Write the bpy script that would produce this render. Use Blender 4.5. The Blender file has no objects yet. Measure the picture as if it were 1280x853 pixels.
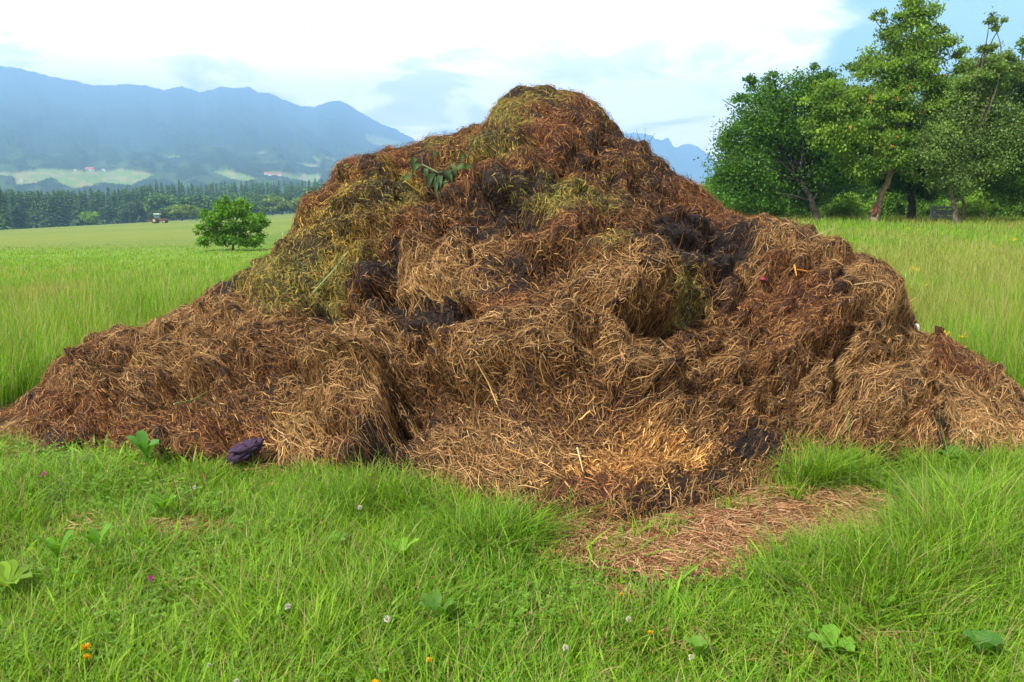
import bpy, math, numpy as np
from mathutils import Vector
R = math.radians
rng = np.random.default_rng(7)
scn = bpy.context.scene
COL = scn.collection

# ------------------------------------------------------------------ camera
F, CX, CY = 1050.0, 640.0, 426.5          # focal length and centre in photograph pixels
CAMZ = 1.7
PITCH = math.atan((CY - 250.0) / F)
cp, sp_ = math.cos(PITCH), math.sin(PITCH)
cam_d = bpy.data.cameras.new("camera"); cam_d.sensor_width = 36.0
cam_d.lens = 36.0 * F / 1280.0; cam_d.clip_start = 0.05; cam_d.clip_end = 60000
cam = bpy.data.objects.new("camera", cam_d); COL.objects.link(cam)
cam.location = (0, 0, CAMZ); cam.rotation_euler = (math.pi / 2 - PITCH, 0, 0)
scn.camera = cam

def ray(px, py):
    a = (np.asarray(px, float) - CX) / F; b = (CY - np.asarray(py, float)) / F
    dy = cp + b * sp_; dz = -sp_ + b * cp
    return a / dy, dz / dy                # x and z slope per metre of depth Y
def at(px, py, Y):
    ax, az = ray(px, py)
    return np.stack(np.broadcast_arrays(ax * Y, Y, CAMZ + az * Y), -1).astype(float)
def on_ground(px, py, z=0.0):
    ax, az = ray(px, py); Y = (z - CAMZ) / az
    return np.stack([ax * Y, Y, np.zeros_like(Y) + z], -1)
def proj(P):
    x, y, z = P[..., 0], P[..., 1], P[..., 2] - CAMZ
    d = y * cp - z * sp_; v = y * sp_ + z * cp
    d = np.maximum(d, 0.1)
    return CX + F * x / d, CY - F * v / d

# ------------------------------------------------------------------ noise
def hash2(i, j, s=0):
    n = (i.astype(np.int64) * 374761393 + j.astype(np.int64) * 668265263 + s * 1442695041) & 0x7fffffff
    n = ((n ^ (n >> 13)) * 1274126177) & 0x7fffffff
    return ((n ^ (n >> 16)) & 0xffffff) / float(0xffffff)
def vnoise(x, y, s=0):
    i = np.floor(x); j = np.floor(y); fx = x - i; fy = y - j
    fx = fx * fx * (3 - 2 * fx); fy = fy * fy * (3 - 2 * fy)
    a = hash2(i, j, s); b = hash2(i + 1, j, s); c = hash2(i, j + 1, s); d = hash2(i + 1, j + 1, s)
    return (a * (1 - fx) + b * fx) * (1 - fy) + (c * (1 - fx) + d * fx) * fy
def fbm(x, y, o=4, s=0):
    r = 0; a = 0.5; t = 0
    for k in range(o):
        r = r + a * vnoise(x * 2 ** k, y * 2 ** k, s + k * 17); t += a; a *= .5
    return r / t
def billow(x, y, s=0):                    # rounded clods: domes round scattered points
    i = np.floor(x); j = np.floor(y); best = np.full(x.shape, 9.0)
    for di in (-1, 0, 1):
        for dj in (-1, 0, 1):
            a = i + di; b = j + dj
            dx = a + hash2(a, b, s) - x; dy = b + hash2(a, b, s + 5) - y
            best = np.minimum(best, dx * dx + dy * dy)
    return np.sqrt(np.clip(1 - best / 0.75, 0, 1))
def sstep(a, b, x):
    t = np.clip((x - a) / (b - a), 0, 1); return t * t * (3 - 2 * t)
def blur(A, n):
    for _ in range(n):
        A = (np.roll(A, 1, 0) + np.roll(A, -1, 0) + 2 * A) / 4
        A = (np.roll(A, 1, 1) + np.roll(A, -1, 1) + 2 * A) / 4
    return A

# ------------------------------------------------------------------ object helpers
def tag(o, label=None, cat=None, group=None, kind=None):
    if label: o["label"] = label
    if cat: o["category"] = cat
    if group: o["group"] = group
    if kind: o["kind"] = kind
    return o
def empty(name, loc, rz=0.0):
    o = bpy.data.objects.new(name, None); COL.objects.link(o)
    o.location = loc; o.rotation_euler = (0, 0, rz); o.empty_display_size = .2
    return o
def mesh_obj(name, V, faces, mat, parent=None, col=None, smooth=False, fsize=4):
    V = np.asarray(V, np.float32).reshape(-1, 3)
    if parent is not None:                # geometry is given in world space: move it to the parent's
        bp = np.array(parent.matrix_basis.translation, np.float32)
        V = V - bp
    me = bpy.data.meshes.new(name)
    if isinstance(faces, list):
        me.from_pydata(V.tolist(), [], faces)
    else:
        fc = np.asarray(faces, np.int32).reshape(-1, fsize)
        me.vertices.add(len(V)); me.vertices.foreach_set("co", V.ravel())
        me.loops.add(fc.size); me.loops.foreach_set("vertex_index", fc.ravel())
        me.polygons.add(len(fc)); me.polygons.foreach_set("loop_start", np.arange(0, fc.size, fsize, dtype=np.int32))
        me.update(calc_edges=True)
    if smooth: me.polygons.foreach_set("use_smooth", np.ones(len(me.polygons), bool))
    if col is not None:
        at_ = me.color_attributes.new("Col", 'FLOAT_COLOR', 'POINT')
        c = np.ones((len(V), 4), np.float32); c[:, :3] = np.asarray(col).reshape(-1, 3)
        at_.data.foreach_set("color", c.ravel())
    me.materials.append(mat)
    o = bpy.data.objects.new(name, me); COL.objects.link(o)
    if parent is not None: o.parent = parent
    return o
def ribbons(P, W, S):
    """P [N,K,3] centre lines, W [N,K] widths, S [N,3] or [N,K,3] side vectors -> verts, quads"""
    N, K, _ = P.shape
    if S.ndim == 2: S = S[:, None, :]
    off = S * (W[..., None] * .5)
    V = np.stack([P - off, P + off], 2).reshape(-1, 3)
    b = (np.arange(N) * K * 2)[:, None] + (np.arange(K - 1) * 2)[None, :]
    Q = np.stack([b, b + 1, b + 3, b + 2], -1).reshape(-1, 4)
    return V, Q
def nrm(v):
    return v / np.maximum(np.linalg.norm(v, axis=-1, keepdims=True), 1e-9)
class Geo:
    def __init__(s): s.v = []; s.f = []; s.c = []; s.n = 0
    def add(s, V, Fc, c=None):
        V = np.asarray(V, float).reshape(-1, 3)
        s.v.append(V); s.f += [tuple(int(i) + s.n for i in f) for f in Fc]
        if c is not None: s.c.append(np.broadcast_to(np.asarray(c, float), (len(V), 3)))
        s.n += len(V)
    def tube(s, pts, rad, sides=7, c=None, cap=True):
        pts = np.asarray(pts, float); n = len(pts)
        rad = np.broadcast_to(np.asarray(rad, float), (n,))
        T = nrm(np.gradient(pts, axis=0))
        ref = np.array([0.3, 0.9, 0.1]) if abs(T[0][2]) > .8 else np.array([0, 0, 1.])
        a = nrm(np.cross(T, ref)); b = np.cross(T, a)
        th = np.arange(sides) / sides * 2 * math.pi
        V = pts[:, None] + rad[:, None, None] * (a[:, None] * np.cos(th)[None, :, None] + b[:, None] * np.sin(th)[None, :, None])
        fs = []
        for k in range(n - 1):
            for q in range(sides):
                fs.append((k * sides + q, k * sides + (q + 1) % sides, (k + 1) * sides + (q + 1) % sides, (k + 1) * sides + q))
        if cap:
            fs.append(tuple(range(sides))[::-1]); fs.append(tuple((n - 1) * sides + q for q in range(sides)))
        s.add(V, fs, c)
    def box(s, lo, hi, c=None, rz=0.0, piv=None):
        lo = np.array(lo, float); hi = np.array(hi, float)
        V = np.array([[(lo, hi)[i][0], (lo, hi)[j][1], (lo, hi)[k][2]] for k in (0, 1) for j in (0, 1) for i in (0, 1)])
        if rz:
            p = np.array(piv if piv is not None else (lo + hi) / 2); d = V - p
            V = p + np.stack([d[:, 0] * math.cos(rz) - d[:, 1] * math.sin(rz), d[:, 0] * math.sin(rz) + d[:, 1] * math.cos(rz), d[:, 2]], -1)
        s.add(V, [(0, 2, 3, 1), (4, 5, 7, 6), (0, 1, 5, 4), (2, 6, 7, 3), (0, 4, 6, 2), (1, 3, 7, 5)], c)
    def make(s, name, mat, parent=None, smooth=False):
        return mesh_obj(name, np.concatenate(s.v), s.f, mat, parent, np.concatenate(s.c) if s.c else None, smooth)

# ------------------------------------------------------------------ materials
def new_mat(name):
    m = bpy.data.materials.new(name); m.use_nodes = True
    return m, m.node_tree.nodes, m.node_tree.links, m.node_tree.nodes["Principled BSDF"]
def flat(name, col, rough=.7, metal=0.0, var=.25, scale=30):
    m, N, L, B = new_mat(name)
    B.inputs["Roughness"].default_value = rough; B.inputs["Metallic"].default_value = metal
    n = N.new("ShaderNodeTexNoise"); n.inputs["Scale"].default_value = scale; n.inputs["Detail"].default_value = 5
    r = N.new("ShaderNodeMapRange"); r.inputs[3].default_value = 1 - var; r.inputs[4].default_value = 1 + var
    L.new(n.outputs[0], r.inputs[0])
    mx = N.new("ShaderNodeVectorMath"); mx.operation = 'SCALE'; mx.inputs[0].default_value = col
    L.new(r.outputs[0], mx.inputs["Scale"]); L.new(mx.outputs[0], B.inputs["Base Color"])
    return m
def attr_mat(name, rough=.6, trans=0.0, spec=.3, tcol=(1.0, 1.0, .45), var=0, scale=60, bump=0, bscale=80):
    m, N, L, B = new_mat(name)
    a = N.new("ShaderNodeAttribute"); a.attribute_name = "Col"
    src = a.outputs["Color"]
    if var:
        n = N.new("ShaderNodeTexNoise"); n.inputs["Scale"].default_value = scale; n.inputs["Detail"].default_value = 6
        g = N.new("ShaderNodeTexCoord"); L.new(g.outputs["Object"], n.inputs["Vector"])
        r = N.new("ShaderNodeMapRange"); r.inputs[1].default_value = .3; r.inputs[2].default_value = .7
        r.inputs[3].default_value = 1 - var; r.inputs[4].default_value = 1 + var; L.new(n.outputs[0], r.inputs[0])
        mx = N.new("ShaderNodeVectorMath"); mx.operation = 'SCALE'
        L.new(src, mx.inputs[0]); L.new(r.outputs[0], mx.inputs["Scale"]); src = mx.outputs[0]
    if bump:
        g = N.new("ShaderNodeTexCoord")
        n = N.new("ShaderNodeTexNoise"); n.inputs["Scale"].default_value = bscale; n.inputs["Detail"].default_value = 8
        L.new(g.outputs["Object"], n.inputs["Vector"])
        b = N.new("ShaderNodeBump"); b.inputs["Strength"].default_value = 1; b.inputs["Distance"].default_value = bump
        L.new(n.outputs[0], b.inputs["Height"]); L.new(b.outputs[0], B.inputs["Normal"])
    L.new(src, B.inputs["Base Color"]); B.inputs["Roughness"].default_value = rough
    B.inputs["Specular IOR Level"].default_value = spec
    if trans:
        t = N.new("ShaderNodeBsdfTranslucent")
        tm = N.new("ShaderNodeVectorMath"); tm.operation = 'MULTIPLY'; tm.inputs[1].default_value = tcol
        L.new(src, tm.inputs[0]); L.new(tm.outputs[0], t.inputs["Color"])
        mix = N.new("ShaderNodeMixShader"); mix.inputs[0].default_value = trans
        L.new(B.outputs[0], mix.inputs[1]); L.new(t.outputs[0], mix.inputs[2])
        L.new(mix.outputs[0], N["Material Output"].inputs[0])
    return m
M_grass = attr_mat("grass_blades", .5, .4, .25, (1.15, 1.15, .5))
M_leaf = attr_mat("tree_leaves", .5, .42, .25, (1.2, 1.25, .5))
M_farleaf = attr_mat("far_foliage", .8, .15, .1)
M_straw = attr_mat("straw", .8, .10, .12, (1, 1, 1))
M_mound = attr_mat("rotting_manure", .75, 0, .25, var=.5, scale=25, bump=.03, bscale=40)
M_bark = attr_mat("bark", .9, 0, .1, var=.45, scale=9, bump=.03, bscale=14)
M_petal = attr_mat("petals", .5, .3, .2, (1, 1, 1))

# ------------------------------------------------------------------ sky and sun
SUN = Vector((-0.56, -0.62, 0.95)).normalized()
w = bpy.data.worlds.new("World"); scn.world = w; w.use_nodes = True
N, L = w.node_tree.nodes, w.node_tree.links
sky = N.new("ShaderNodeTexSky"); sky.sky_type = 'NISHITA'; sky.sun_disc = False
sky.sun_elevation = math.asin(SUN.z); sky.sun_rotation = math.atan2(SUN.x, SUN.y)
sky.air_density = 1.1; sky.dust_density = 1.2; sky.ozone_density = 1.6
tc = N.new("ShaderNodeTexCoord")
sepx = N.new("ShaderNodeSeparateXYZ"); L.new(tc.outputs["Generated"], sepx.inputs[0])
def mth(op, a, b=None, c=None, clamp=False):
    n = N.new("ShaderNodeMath"); n.operation = op; n.use_clamp = clamp
    for k, v in enumerate((a, b, c)):
        if v is None: continue
        if hasattr(v, "links"): L.new(v, n.inputs[k])
        else: n.inputs[k].default_value = v
    return n.outputs[0]
zz = mth('MAXIMUM', sepx.outputs[2], 0.0)
den = mth('ADD', zz, 0.22)
cmb = N.new("ShaderNodeCombineXYZ")
L.new(mth('DIVIDE', sepx.outputs[0], den), cmb.inputs[0]); L.new(mth('DIVIDE', sepx.outputs[1], den), cmb.inputs[1])
def nz(scale, detail, rough, dist=0, off=(0, 0, 0)):
    mp = N.new("ShaderNodeMapping"); mp.inputs["Location"].default_value = off; L.new(cmb.outputs[0], mp.inputs[0])
    n = N.new("ShaderNodeTexNoise"); n.inputs["Scale"].default_value = scale; n.inputs["Detail"].default_value = detail
    n.inputs["Roughness"].default_value = rough; n.inputs["Distortion"].default_value = dist; L.new(mp.outputs[0], n.inputs["Vector"])
    return n.outputs[0]
cover = nz(1.1, 8, .55, .4, (3.1, 1.7, 0))
# a clearing in the clouds towards the upper right (a direction in the sky)
dotn = N.new("ShaderNodeVectorMath"); dotn.operation = 'DOT_PRODUCT'
axc, azc = ray(1250, 20); vd = Vector((float(axc), 1, float(azc))).normalized(); dotn.inputs[1].default_value = vd
L.new(tc.outputs["Generated"], dotn.inputs[0])
clr = N.new("ShaderNodeMapRange"); clr.interpolation_type = 'SMOOTHSTEP'; clr.inputs[1].default_value = .975; clr.inputs[2].default_value = .998
clr.inputs[3].default_value = 0; clr.inputs[4].default_value = .26; L.new(dotn.outputs["Value"], clr.inputs[0])
cv = N.new("ShaderNodeMapRange"); cv.interpolation_type = 'SMOOTHSTEP'; cv.inputs[1].default_value = .26; cv.inputs[2].default_value = .42
L.new(mth('SUBTRACT', cover, clr.outputs[0]), cv.inputs[0])
shade = N.new("ShaderNodeMapRange"); shade.interpolation_type = 'SMOOTHSTEP'; shade.inputs[1].default_value = .47; shade.inputs[2].default_value = .60
L.new(nz(2.3, 9, .6, .5, (.4, 7.7, 0)), shade.inputs[0])
cr = N.new("ShaderNodeMix"); cr.data_type = 'RGBA'
cr.inputs["A"].default_value = (43.0, 35.0, 27.5, 1); cr.inputs["B"].default_value = (24.0, 20.6, 18.2, 1)
L.new(shade.outputs[0], cr.inputs["Factor"])
mxs = N.new("ShaderNodeMix"); mxs.data_type = 'RGBA'
skyb = N.new("ShaderNodeVectorMath"); skyb.operation = 'MULTIPLY'; skyb.inputs[1].default_value = (1.5, 1.6, 1.35)
L.new(sky.outputs[0], skyb.inputs[0])
L.new(cv.outputs[0], mxs.inputs["Factor"]); L.new(skyb.outputs[0], mxs.inputs["A"])
dimf = N.new("ShaderNodeMapRange"); dimf.interpolation_type = 'SMOOTHSTEP'; dimf.inputs[1].default_value = .30; dimf.inputs[2].default_value = .62; dimf.inputs[3].default_value = 1.0; dimf.inputs[4].default_value = .18
L.new(zz, dimf.inputs[0])
backf = N.new("ShaderNodeMapRange"); backf.interpolation_type = 'SMOOTHSTEP'; backf.inputs[1].default_value = -.25; backf.inputs[2].default_value = .75; backf.inputs[3].default_value = .22; backf.inputs[4].default_value = 1.0
L.new(sepx.outputs[1], backf.inputs[0])
dimc = N.new("ShaderNodeVectorMath"); dimc.operation = 'SCALE'; L.new(cr.outputs["Result"], dimc.inputs[0]); L.new(mth("MULTIPLY", dimf.outputs[0], backf.outputs[0]), dimc.inputs["Scale"])
L.new(dimc.outputs[0], mxs.inputs["B"])
bg = N["Background"]; bg.inputs[1].default_value = 0.1; L.new(mxs.outputs["Result"], bg.inputs[0])
sd = bpy.data.lights.new("sun", 'SUN'); sd.energy = 5.0; sd.angle = R(0.9); sd.color = (1, .95, .87)
so = bpy.data.objects.new("sun", sd); COL.objects.link(so); so.rotation_euler = SUN.to_track_quat('Z', 'Y').to_euler()

# ------------------------------------------------------------------ ground
def gz(x, y):
    x = np.asarray(x, float); y = np.asarray(y, float)
    u = x / np.maximum(y, 4)
    zf = np.interp(u, [-1.2, -.61, -.42, -.23, 0, .12], [-18, -12.4, -8.6, -4.4, -1.6, 0])
    left = zf * np.clip((y - 26) / 374, 0, 1.6)
    right = .75 * sstep(8, 38, y) * sstep(.1, .26, u)
    fall = -60 * sstep(560, 900, y)
    bump = (fbm(x * .6 + 9, y * .6, 3, 3) - .5) * .06 * sstep(1, 6, y)
    return left + right + fall + bump
xs = np.sinh(np.linspace(-7.6, 7.6, 260)) * 5.2; ys = -30 + np.concatenate([np.arange(0, 80, .5), 80 + np.geomspace(1, 9000, 140)])
X, Y = np.meshgrid(xs, ys); Z = gz(X, Y)
idx = np.arange(X.size).reshape(X.shape)
Q = np.stack([idx[:-1, :-1], idx[:-1, 1:], idx[1:, 1:], idx[1:, :-1]], -1).reshape(-1, 4)
m, N2, L2, B = new_mat("meadow_ground")
g = N2.new("ShaderNodeNewGeometry")
sep = N2.new("ShaderNodeSeparateXYZ"); L2.new(g.outputs["Position"], sep.inputs[0])
def nt(scale, detail=6, rough=.6, vec=None):
    n = N2.new("ShaderNodeTexNoise"); n.inputs["Scale"].default_value = scale; n.inputs["Detail"].default_value = detail; n.inputs["Roughness"].default_value = rough
    L2.new(vec or g.outputs["Position"], n.inputs["Vector"]); return n.outputs[0]
def ramp(src, stops):
    r = N2.new("ShaderNodeValToRGB"); L2.new(src, r.inputs[0]); e = r.color_ramp.elements
    while len(e) < len(stops): e.new(.5)
    for k, (p, c) in enumerate(stops): e[k].position = p; e[k].color = (*c, 1)
    return r.outputs[0]
def mixc(f, a, b, mode='MIX'):
    n = N2.new("ShaderNodeMix"); n.data_type = 'RGBA'; n.blend_type = mode
    for s, v in (("Factor", f), ("A", a), ("B", b)):
        if hasattr(v, "links"): L2.new(v, n.inputs[s])
        else: n.inputs[s].default_value = v if not isinstance(v, tuple) else (*v, 1)
    return n.outputs["Result"]
def mr(src, a, b, c=0.0, d=1.0, smooth=True):
    n = N2.new("ShaderNodeMapRange"); n.interpolation_type = 'SMOOTHSTEP' if smooth else 'LINEAR'
    L2.new(src, n.inputs[0])
    for k, v in ((1, a), (2, b), (3, c), (4, d)): n.inputs[k].default_value = v
    return n.outputs[0]
soil = ramp(nt(6, 8), [(.3, (.045, .06, .014)), (.5, (.07, .12, .02)), (.75, (.11, .09, .035))])
meadow = ramp(nt(1.2, 9, .7), [(.3, (.12, .24, .03)), (.5, (.17, .30, .04)), (.7, (.24, .33, .07))])
# mown field in the distance: bands across the slope
mp = N2.new("ShaderNodeMapping"); mp.inputs["Scale"].default_value = (.012, .05, 0); mp.inputs["Rotation"].default_value = (0, 0, .25)
L2.new(g.outputs["Position"], mp.inputs[0])
mown = ramp(nt(1.0, 6, .6, mp.outputs[0]), [(.3, (.13, .20, .035)), (.47, (.17, .24, .045)), (.56, (.23, .27, .06)), (.7, (.15, .23, .04))])
mown = mixc(.35, mown, ramp(nt(.9, 8, .7), [(.3, (.11, .18, .03)), (.7, (.23, .27, .07))]))
ln_ = N2.new("ShaderNodeVectorMath"); ln_.operation = 'DOT_PRODUCT'; ln_.inputs[1].default_value = (.984, .18, 0); L2.new(g.outputs["Position"], ln_.inputs[0])
ab = N2.new("ShaderNodeMath"); ab.operation = 'ADD'; L2.new(ln_.outputs["Value"], ab.inputs[0]); ab.inputs[1].default_value = 3.9
ab2 = N2.new("ShaderNodeMath"); ab2.operation = 'ABSOLUTE'; L2.new(ab.outputs[0], ab2.inputs[0])
mown = mixc(mr(ab2.outputs[0], 1.6, .9, 0, .8), mown, (.10, .20, .03))
wv = N2.new("ShaderNodeTexWave"); wv.inputs["Scale"].default_value = .055; wv.inputs["Distortion"].default_value = 1.5; wv.inputs["Detail"].default_value = 3; mp2 = N2.new("ShaderNodeMapping"); mp2.inputs["Rotation"].default_value = (0, 0, 1.25); L2.new(g.outputs["Position"], mp2.inputs[0]); L2.new(mp2.outputs[0], wv.inputs["Vector"])
mown = mixc(mr(wv.outputs[0], .2, .8, 0, .35), mown, (.12, .19, .03))
c1 = mixc(mr(sep.outputs[1], 9, 17), soil, meadow)
c2 = mixc(mr(sep.outputs[1], 29, 36), c1, mown)
L2.new(c2, B.inputs["Base Color"]); B.inputs["Roughness"].default_value = .9; B.inputs["Specular IOR Level"].default_value = .1
bp = N2.new("ShaderNodeBump"); bp.inputs["Strength"].default_value = .8; bp.inputs["Distance"].default_value = .06
L2.new(nt(14, 8, .7), bp.inputs["Height"]); L2.new(bp.outputs[0], B.inputs["Normal"])
tag(mesh_obj("ground", np.stack([X, Y, Z], -1), Q, m, smooth=True), "grassy field ground under the heap running down to the forest", kind="structure")

# ------------------------------------------------------------------ hills and mountains
def pip(px, py, poly):
    ins = np.zeros(px.shape, bool); n = len(poly)
    for i in range(n):
        x1, y1 = poly[i]; x2, y2 = poly[(i + 1) % n]
        if y1 == y2: continue
        c = ((y1 > py) != (y2 > py)) & (px < (x2 - x1) * (py - y1) / (y2 - y1) + x1)
        ins ^= c
    return ins
FIELDS = [[(-60, 216), (15, 217), (50, 212), (100, 214), (130, 215), (150, 212), (194, 219), (182, 225), (165, 234), (128, 230), (95, 238), (78, 232), (70, 226), (62, 224), (48, 230), (20, 233), (18, 222), (-10, 220)],
          [(268, 217), (282, 214), (300, 218), (322, 225), (306, 229), (285, 224)],
          [(322, 219), (345, 215), (362, 218), (398, 219), (402, 224), (396, 231), (372, 227), (350, 222)],
          [(205, 197), (224, 196), (226, 199), (208, 199)], [(318, 192), (330, 191), (332, 194), (320, 194)],
          [(386, 196), (396, 199), (404, 206), (396, 204)], [(405, 196), (420, 200), (418, 204), (408, 201)],
          [(455, 168), (475, 172), (505, 180), (500, 186), (470, 184), (456, 176)], [(370, 205), (400, 208), (398, 211), (374, 208)]]
def massif(name, prof, Yn, Yf, e0, cols, rows, px0, px1, label, seed, fields=(), powr=1.0, amp=1.0):
    px = np.linspace(px0, px1, cols); t = np.linspace(0, 1.12, rows)
    PX, T = np.meshgrid(px, t)
    psy = np.interp(px, [p[0] for p in prof], [p[1] for p in prof])
    psy = psy + (fbm(px * .12, px * 0, 4, seed) - .5) * 3.0 + (fbm(px * .9, px * 0, 3, seed + 3) - .5) * 1.6
    ax, az = ray(PX, np.broadcast_to(psy, PX.shape))
    ax0, _ = ray(PX, 250.0 + 0 * PX)
    tt = np.minimum(T, 1)
    Yg = Yn * (Yf / Yn) ** T
    e = e0 + (az - e0) * tt ** powr
    rid = 1 - np.abs(2 * fbm(PX * .016 + T * 2.0, T * 4.5 - PX * .004, 4, seed) - 1)
    env = np.sin(np.pi * np.clip(tt, 0, 1)) * sstep(.15, .5, tt)
    Zg = CAMZ + Yg * e + Yg * amp * env * .026 * (rid - .8)
    Zg = Zg - Yf * .9 * np.clip(T - 1, 0, 1)
    P = np.stack([ax0 * Yg, Yg, Zg], -1)
    qx, qy = proj(P)
    wob = (fbm(qx * .3, qy * .5, 3, 77) - .5) * 3
    mask = np.zeros(PX.shape, bool)
    for f in fields: mask |= pip(qx + wob, qy + wob * .6, f)
    mask &= (T < 1)
    canopy = fbm(qx * .8, T * rows * .45, 3, seed + 9)
    P[..., 2] += np.where(mask, 0, Yg * .0022 * (.4 + 1.3 * canopy)) * (T < 1.0)
    patch = fbm(qx * .07, qy * .2, 5, seed + 21)
    forest = np.array([.018, .040, .020]) * (.3 + 1.5 * canopy * (.5 + fbm(qx * 1.6, qy * 2.2, 2, 88)))[..., None]
    lightw = .75 * sstep(.56, .62, patch) * sstep(170, 205, qy)
    forest = forest * (1 - lightw[..., None]) + np.array([.07, .12, .035]) * lightw[..., None]
    fm = fbm(qx * .10, qy * .35, 4, 5)[..., None]
    mead = np.array([.17, .26, .07]) * (1 - sstep(.45, .6, fm)) + np.array([.28, .27, .12]) * sstep(.45, .6, fm)
    C = np.where(mask[..., None], mead, forest)
    idx = np.arange(PX.size).reshape(PX.shape)
    Q = np.stack([idx[:-1, :-1], idx[:-1, 1:], idx[1:, 1:], idx[1:, :-1]], -1).reshape(-1, 4)
    o = mesh_obj(name, P, Q, attr_mat(name + "_cover", .9, 0, .05), col=C, smooth=True)
    return tag(o, label, kind="structure"), (PX, P, qx, qy)
prof1 = [(-400, 70), (-200, 75), (0, 84), (30, 86), (60, 93), (95, 101), (130, 110), (165, 107), (190, 109), (215, 115), (235, 110), (262, 117), (285, 110), (300, 112), (318, 111), (330, 118), (345, 120), (360, 127), (378, 134), (397, 137), (412, 130), (430, 128), (441, 134), (455, 143), (475, 156), (495, 163), (510, 171), (530, 184), (600, 210), (680, 226), (800, 236), (1000, 240), (1500, 243)]
mt, mdat = massif("mountains", prof1, 800, 6400, -.022, 1000, 300, -400, 1500, "long wooded blue mountain range with pale meadows at its foot behind the spruce forest", 11, FIELDS)
prof2 = [(300, 246), (520, 246), (640, 226), (700, 196), (750, 172), (783, 168), (808, 170), (824, 178), (832, 174), (840, 185), (848, 191), (862, 195), (880, 200), (895, 208), (920, 226), (960, 236), (1040, 240), (1500, 242)]
massif("mountain", prof2, 6500, 7600, .0, 700, 90, 300, 1500, "pale blue peak beyond the right shoulder of the heap", 31)
prof3 = [(500, 246), (700, 238), (790, 190), (845, 186), (858, 181), (872, 187), (884, 197), (905, 215), (940, 236), (1500, 244)]
massif("far_mountain", prof3, 7900, 8500, .0, 400, 60, 500, 1500, "palest second summit farther back behind the right peak", 51)

# haze: closed box round everything
M_haze = bpy.data.materials.new("haze_air"); M_haze.use_nodes = True
hn, hl = M_haze.node_tree.nodes, M_haze.node_tree.links
hn.remove(hn["Principled BSDF"])
pv = hn.new("ShaderNodeVolumePrincipled"); pv.inputs["Color"].default_value = (.35, .62, 1.0, 1); pv.inputs["Density"].default_value = 3.2e-4
pv.inputs["Anisotropy"].default_value = 0.0
hl.new(pv.outputs[0], hn["Material Output"].inputs["Volume"])
gb = Geo(); gb.box((-9500, -500, -75), (9500, 8700, 1120))
tag(gb.make("haze", M_haze), "thin blue air haze over the whole valley", kind="stuff")

# ------------------------------------------------------------------ the heap
SIL = [(-260, 566), (-140, 560), (-60, 548), (0, 524), (20, 508), (40, 492), (60, 474), (85, 456), (110, 440), (150, 423), (190, 405), (235, 389), (270, 366), (310, 347), (345, 326), (362, 300), (390, 270), (404, 244), (430, 214), (450, 200), (470, 194), (500, 193), (535, 181), (560, 170), (585, 163), (604, 155), (612, 136), (625, 120), (645, 111), (680, 109), (705, 113), (725, 121), (745, 136), (765, 156), (800, 186), (825, 207), (850, 226), (880, 250), (900, 263), (930, 279), (960, 279), (995, 281), (1020, 292), (1050, 309), (1078, 326), (1100, 354), (1130, 400), (1145, 422), (1165, 432), (1198, 436), (1215, 448), (1240, 470), (1260, 480), (1285, 500), (1330, 530), (1400, 552), (1520, 566)]
FOOT = [(-260, 566), (-100, 562), (0, 558), (60, 566), (150, 568), (250, 580), (330, 592), (420, 598), (500, 618), (560, 632), (640, 660), (700, 672), (780, 680), (860, 660), (930, 640), (985, 622), (1060, 596), (1130, 585), (1200, 580), (1280, 586), (1400, 580), (1520, 572)]
RD = [(-260, 5.9), (0, 6.4), (100, 7.0), (250, 7.4), (400, 7.7), (680, 7.9), (900, 8.0), (1000, 7.9), (1150, 7.4), (1280, 6.6), (1520, 5.9)]
def ip(t, x): return np.interp(x, [a for a, _ in t], [b for _, b in t])
NU, NF, NB = 1000, 380, 110
pu = np.linspace(-250, 1510, NU)
v1 = np.linspace(0, 1, NF); v2 = np.linspace(1, 2, NB + 1)[1:]
vv = np.concatenate([v1, v2]); NV = len(vv)
ridge = at(pu, blur(ip(SIL, pu)[None, :].repeat(3, 0), 1)[1], ip(RD, pu))
ridge[:, 2] = np.maximum(ridge[:, 2], 0.0)
foot = on_ground(pu, ip(FOOT, pu) + 3.0)
PU, VV = np.meshgrid(pu, vv)
A = np.clip(VV, 0, 1)[..., None]; Bk = np.clip(VV - 1, 0, 1)[..., None]
xy = foot[None, :, :2] * (1 - A) + ridge[None, :, :2] * A
back = ridge[:, :2] * 1.0; back[:, 1] = ridge[:, 1] + .5 + ridge[:, 2] * .95
xy = xy * (1 - Bk) + back[None] * Bk
a = A[..., 0]
prof = .05 * np.sin(a * math.pi) + a ** (1.0 + .35 * sstep(340, 120, PU) + .25 * sstep(1060, 1180, PU)) - .115 * np.exp(-((a - .25) / .14) ** 2) * sstep(300, 500, PU) * (1 - sstep(1000, 1150, PU)) + .035 * np.sin(a * 9.5 + 1.0) * np.sin(a * math.pi)
bz = ridge[None, :, 2] * prof
bz = bz * (1 - Bk[..., 0] ** 1.1) - .12 * (1 - sstep(0, .06, a)) - .15 * sstep(.8, 1, Bk[..., 0])
P0 = np.concatenate([xy, bz[..., None]], -1)
def normals(P):
    du = np.gradient(P, axis=1); dv = np.gradient(P, axis=0)
    return nrm(np.cross(du, dv))
Nb = normals(P0)
qx, qy = proj(P0)
SS = np.cumsum(np.linalg.norm(np.diff(P0, axis=0, prepend=P0[:1]), axis=-1), 0)
sx = P0[..., 0]
wx = sx + (fbm(sx * 1.5, SS * 1.5, 3, 61) - .5) * .5; ws = SS + (fbm(sx * 1.5 + 40, SS * 1.5, 3, 62) - .5) * .5
big = billow(wx / .85, ws / .7, 1)
med = billow(wx / .42 + .3, ws / .34, 2)
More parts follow.
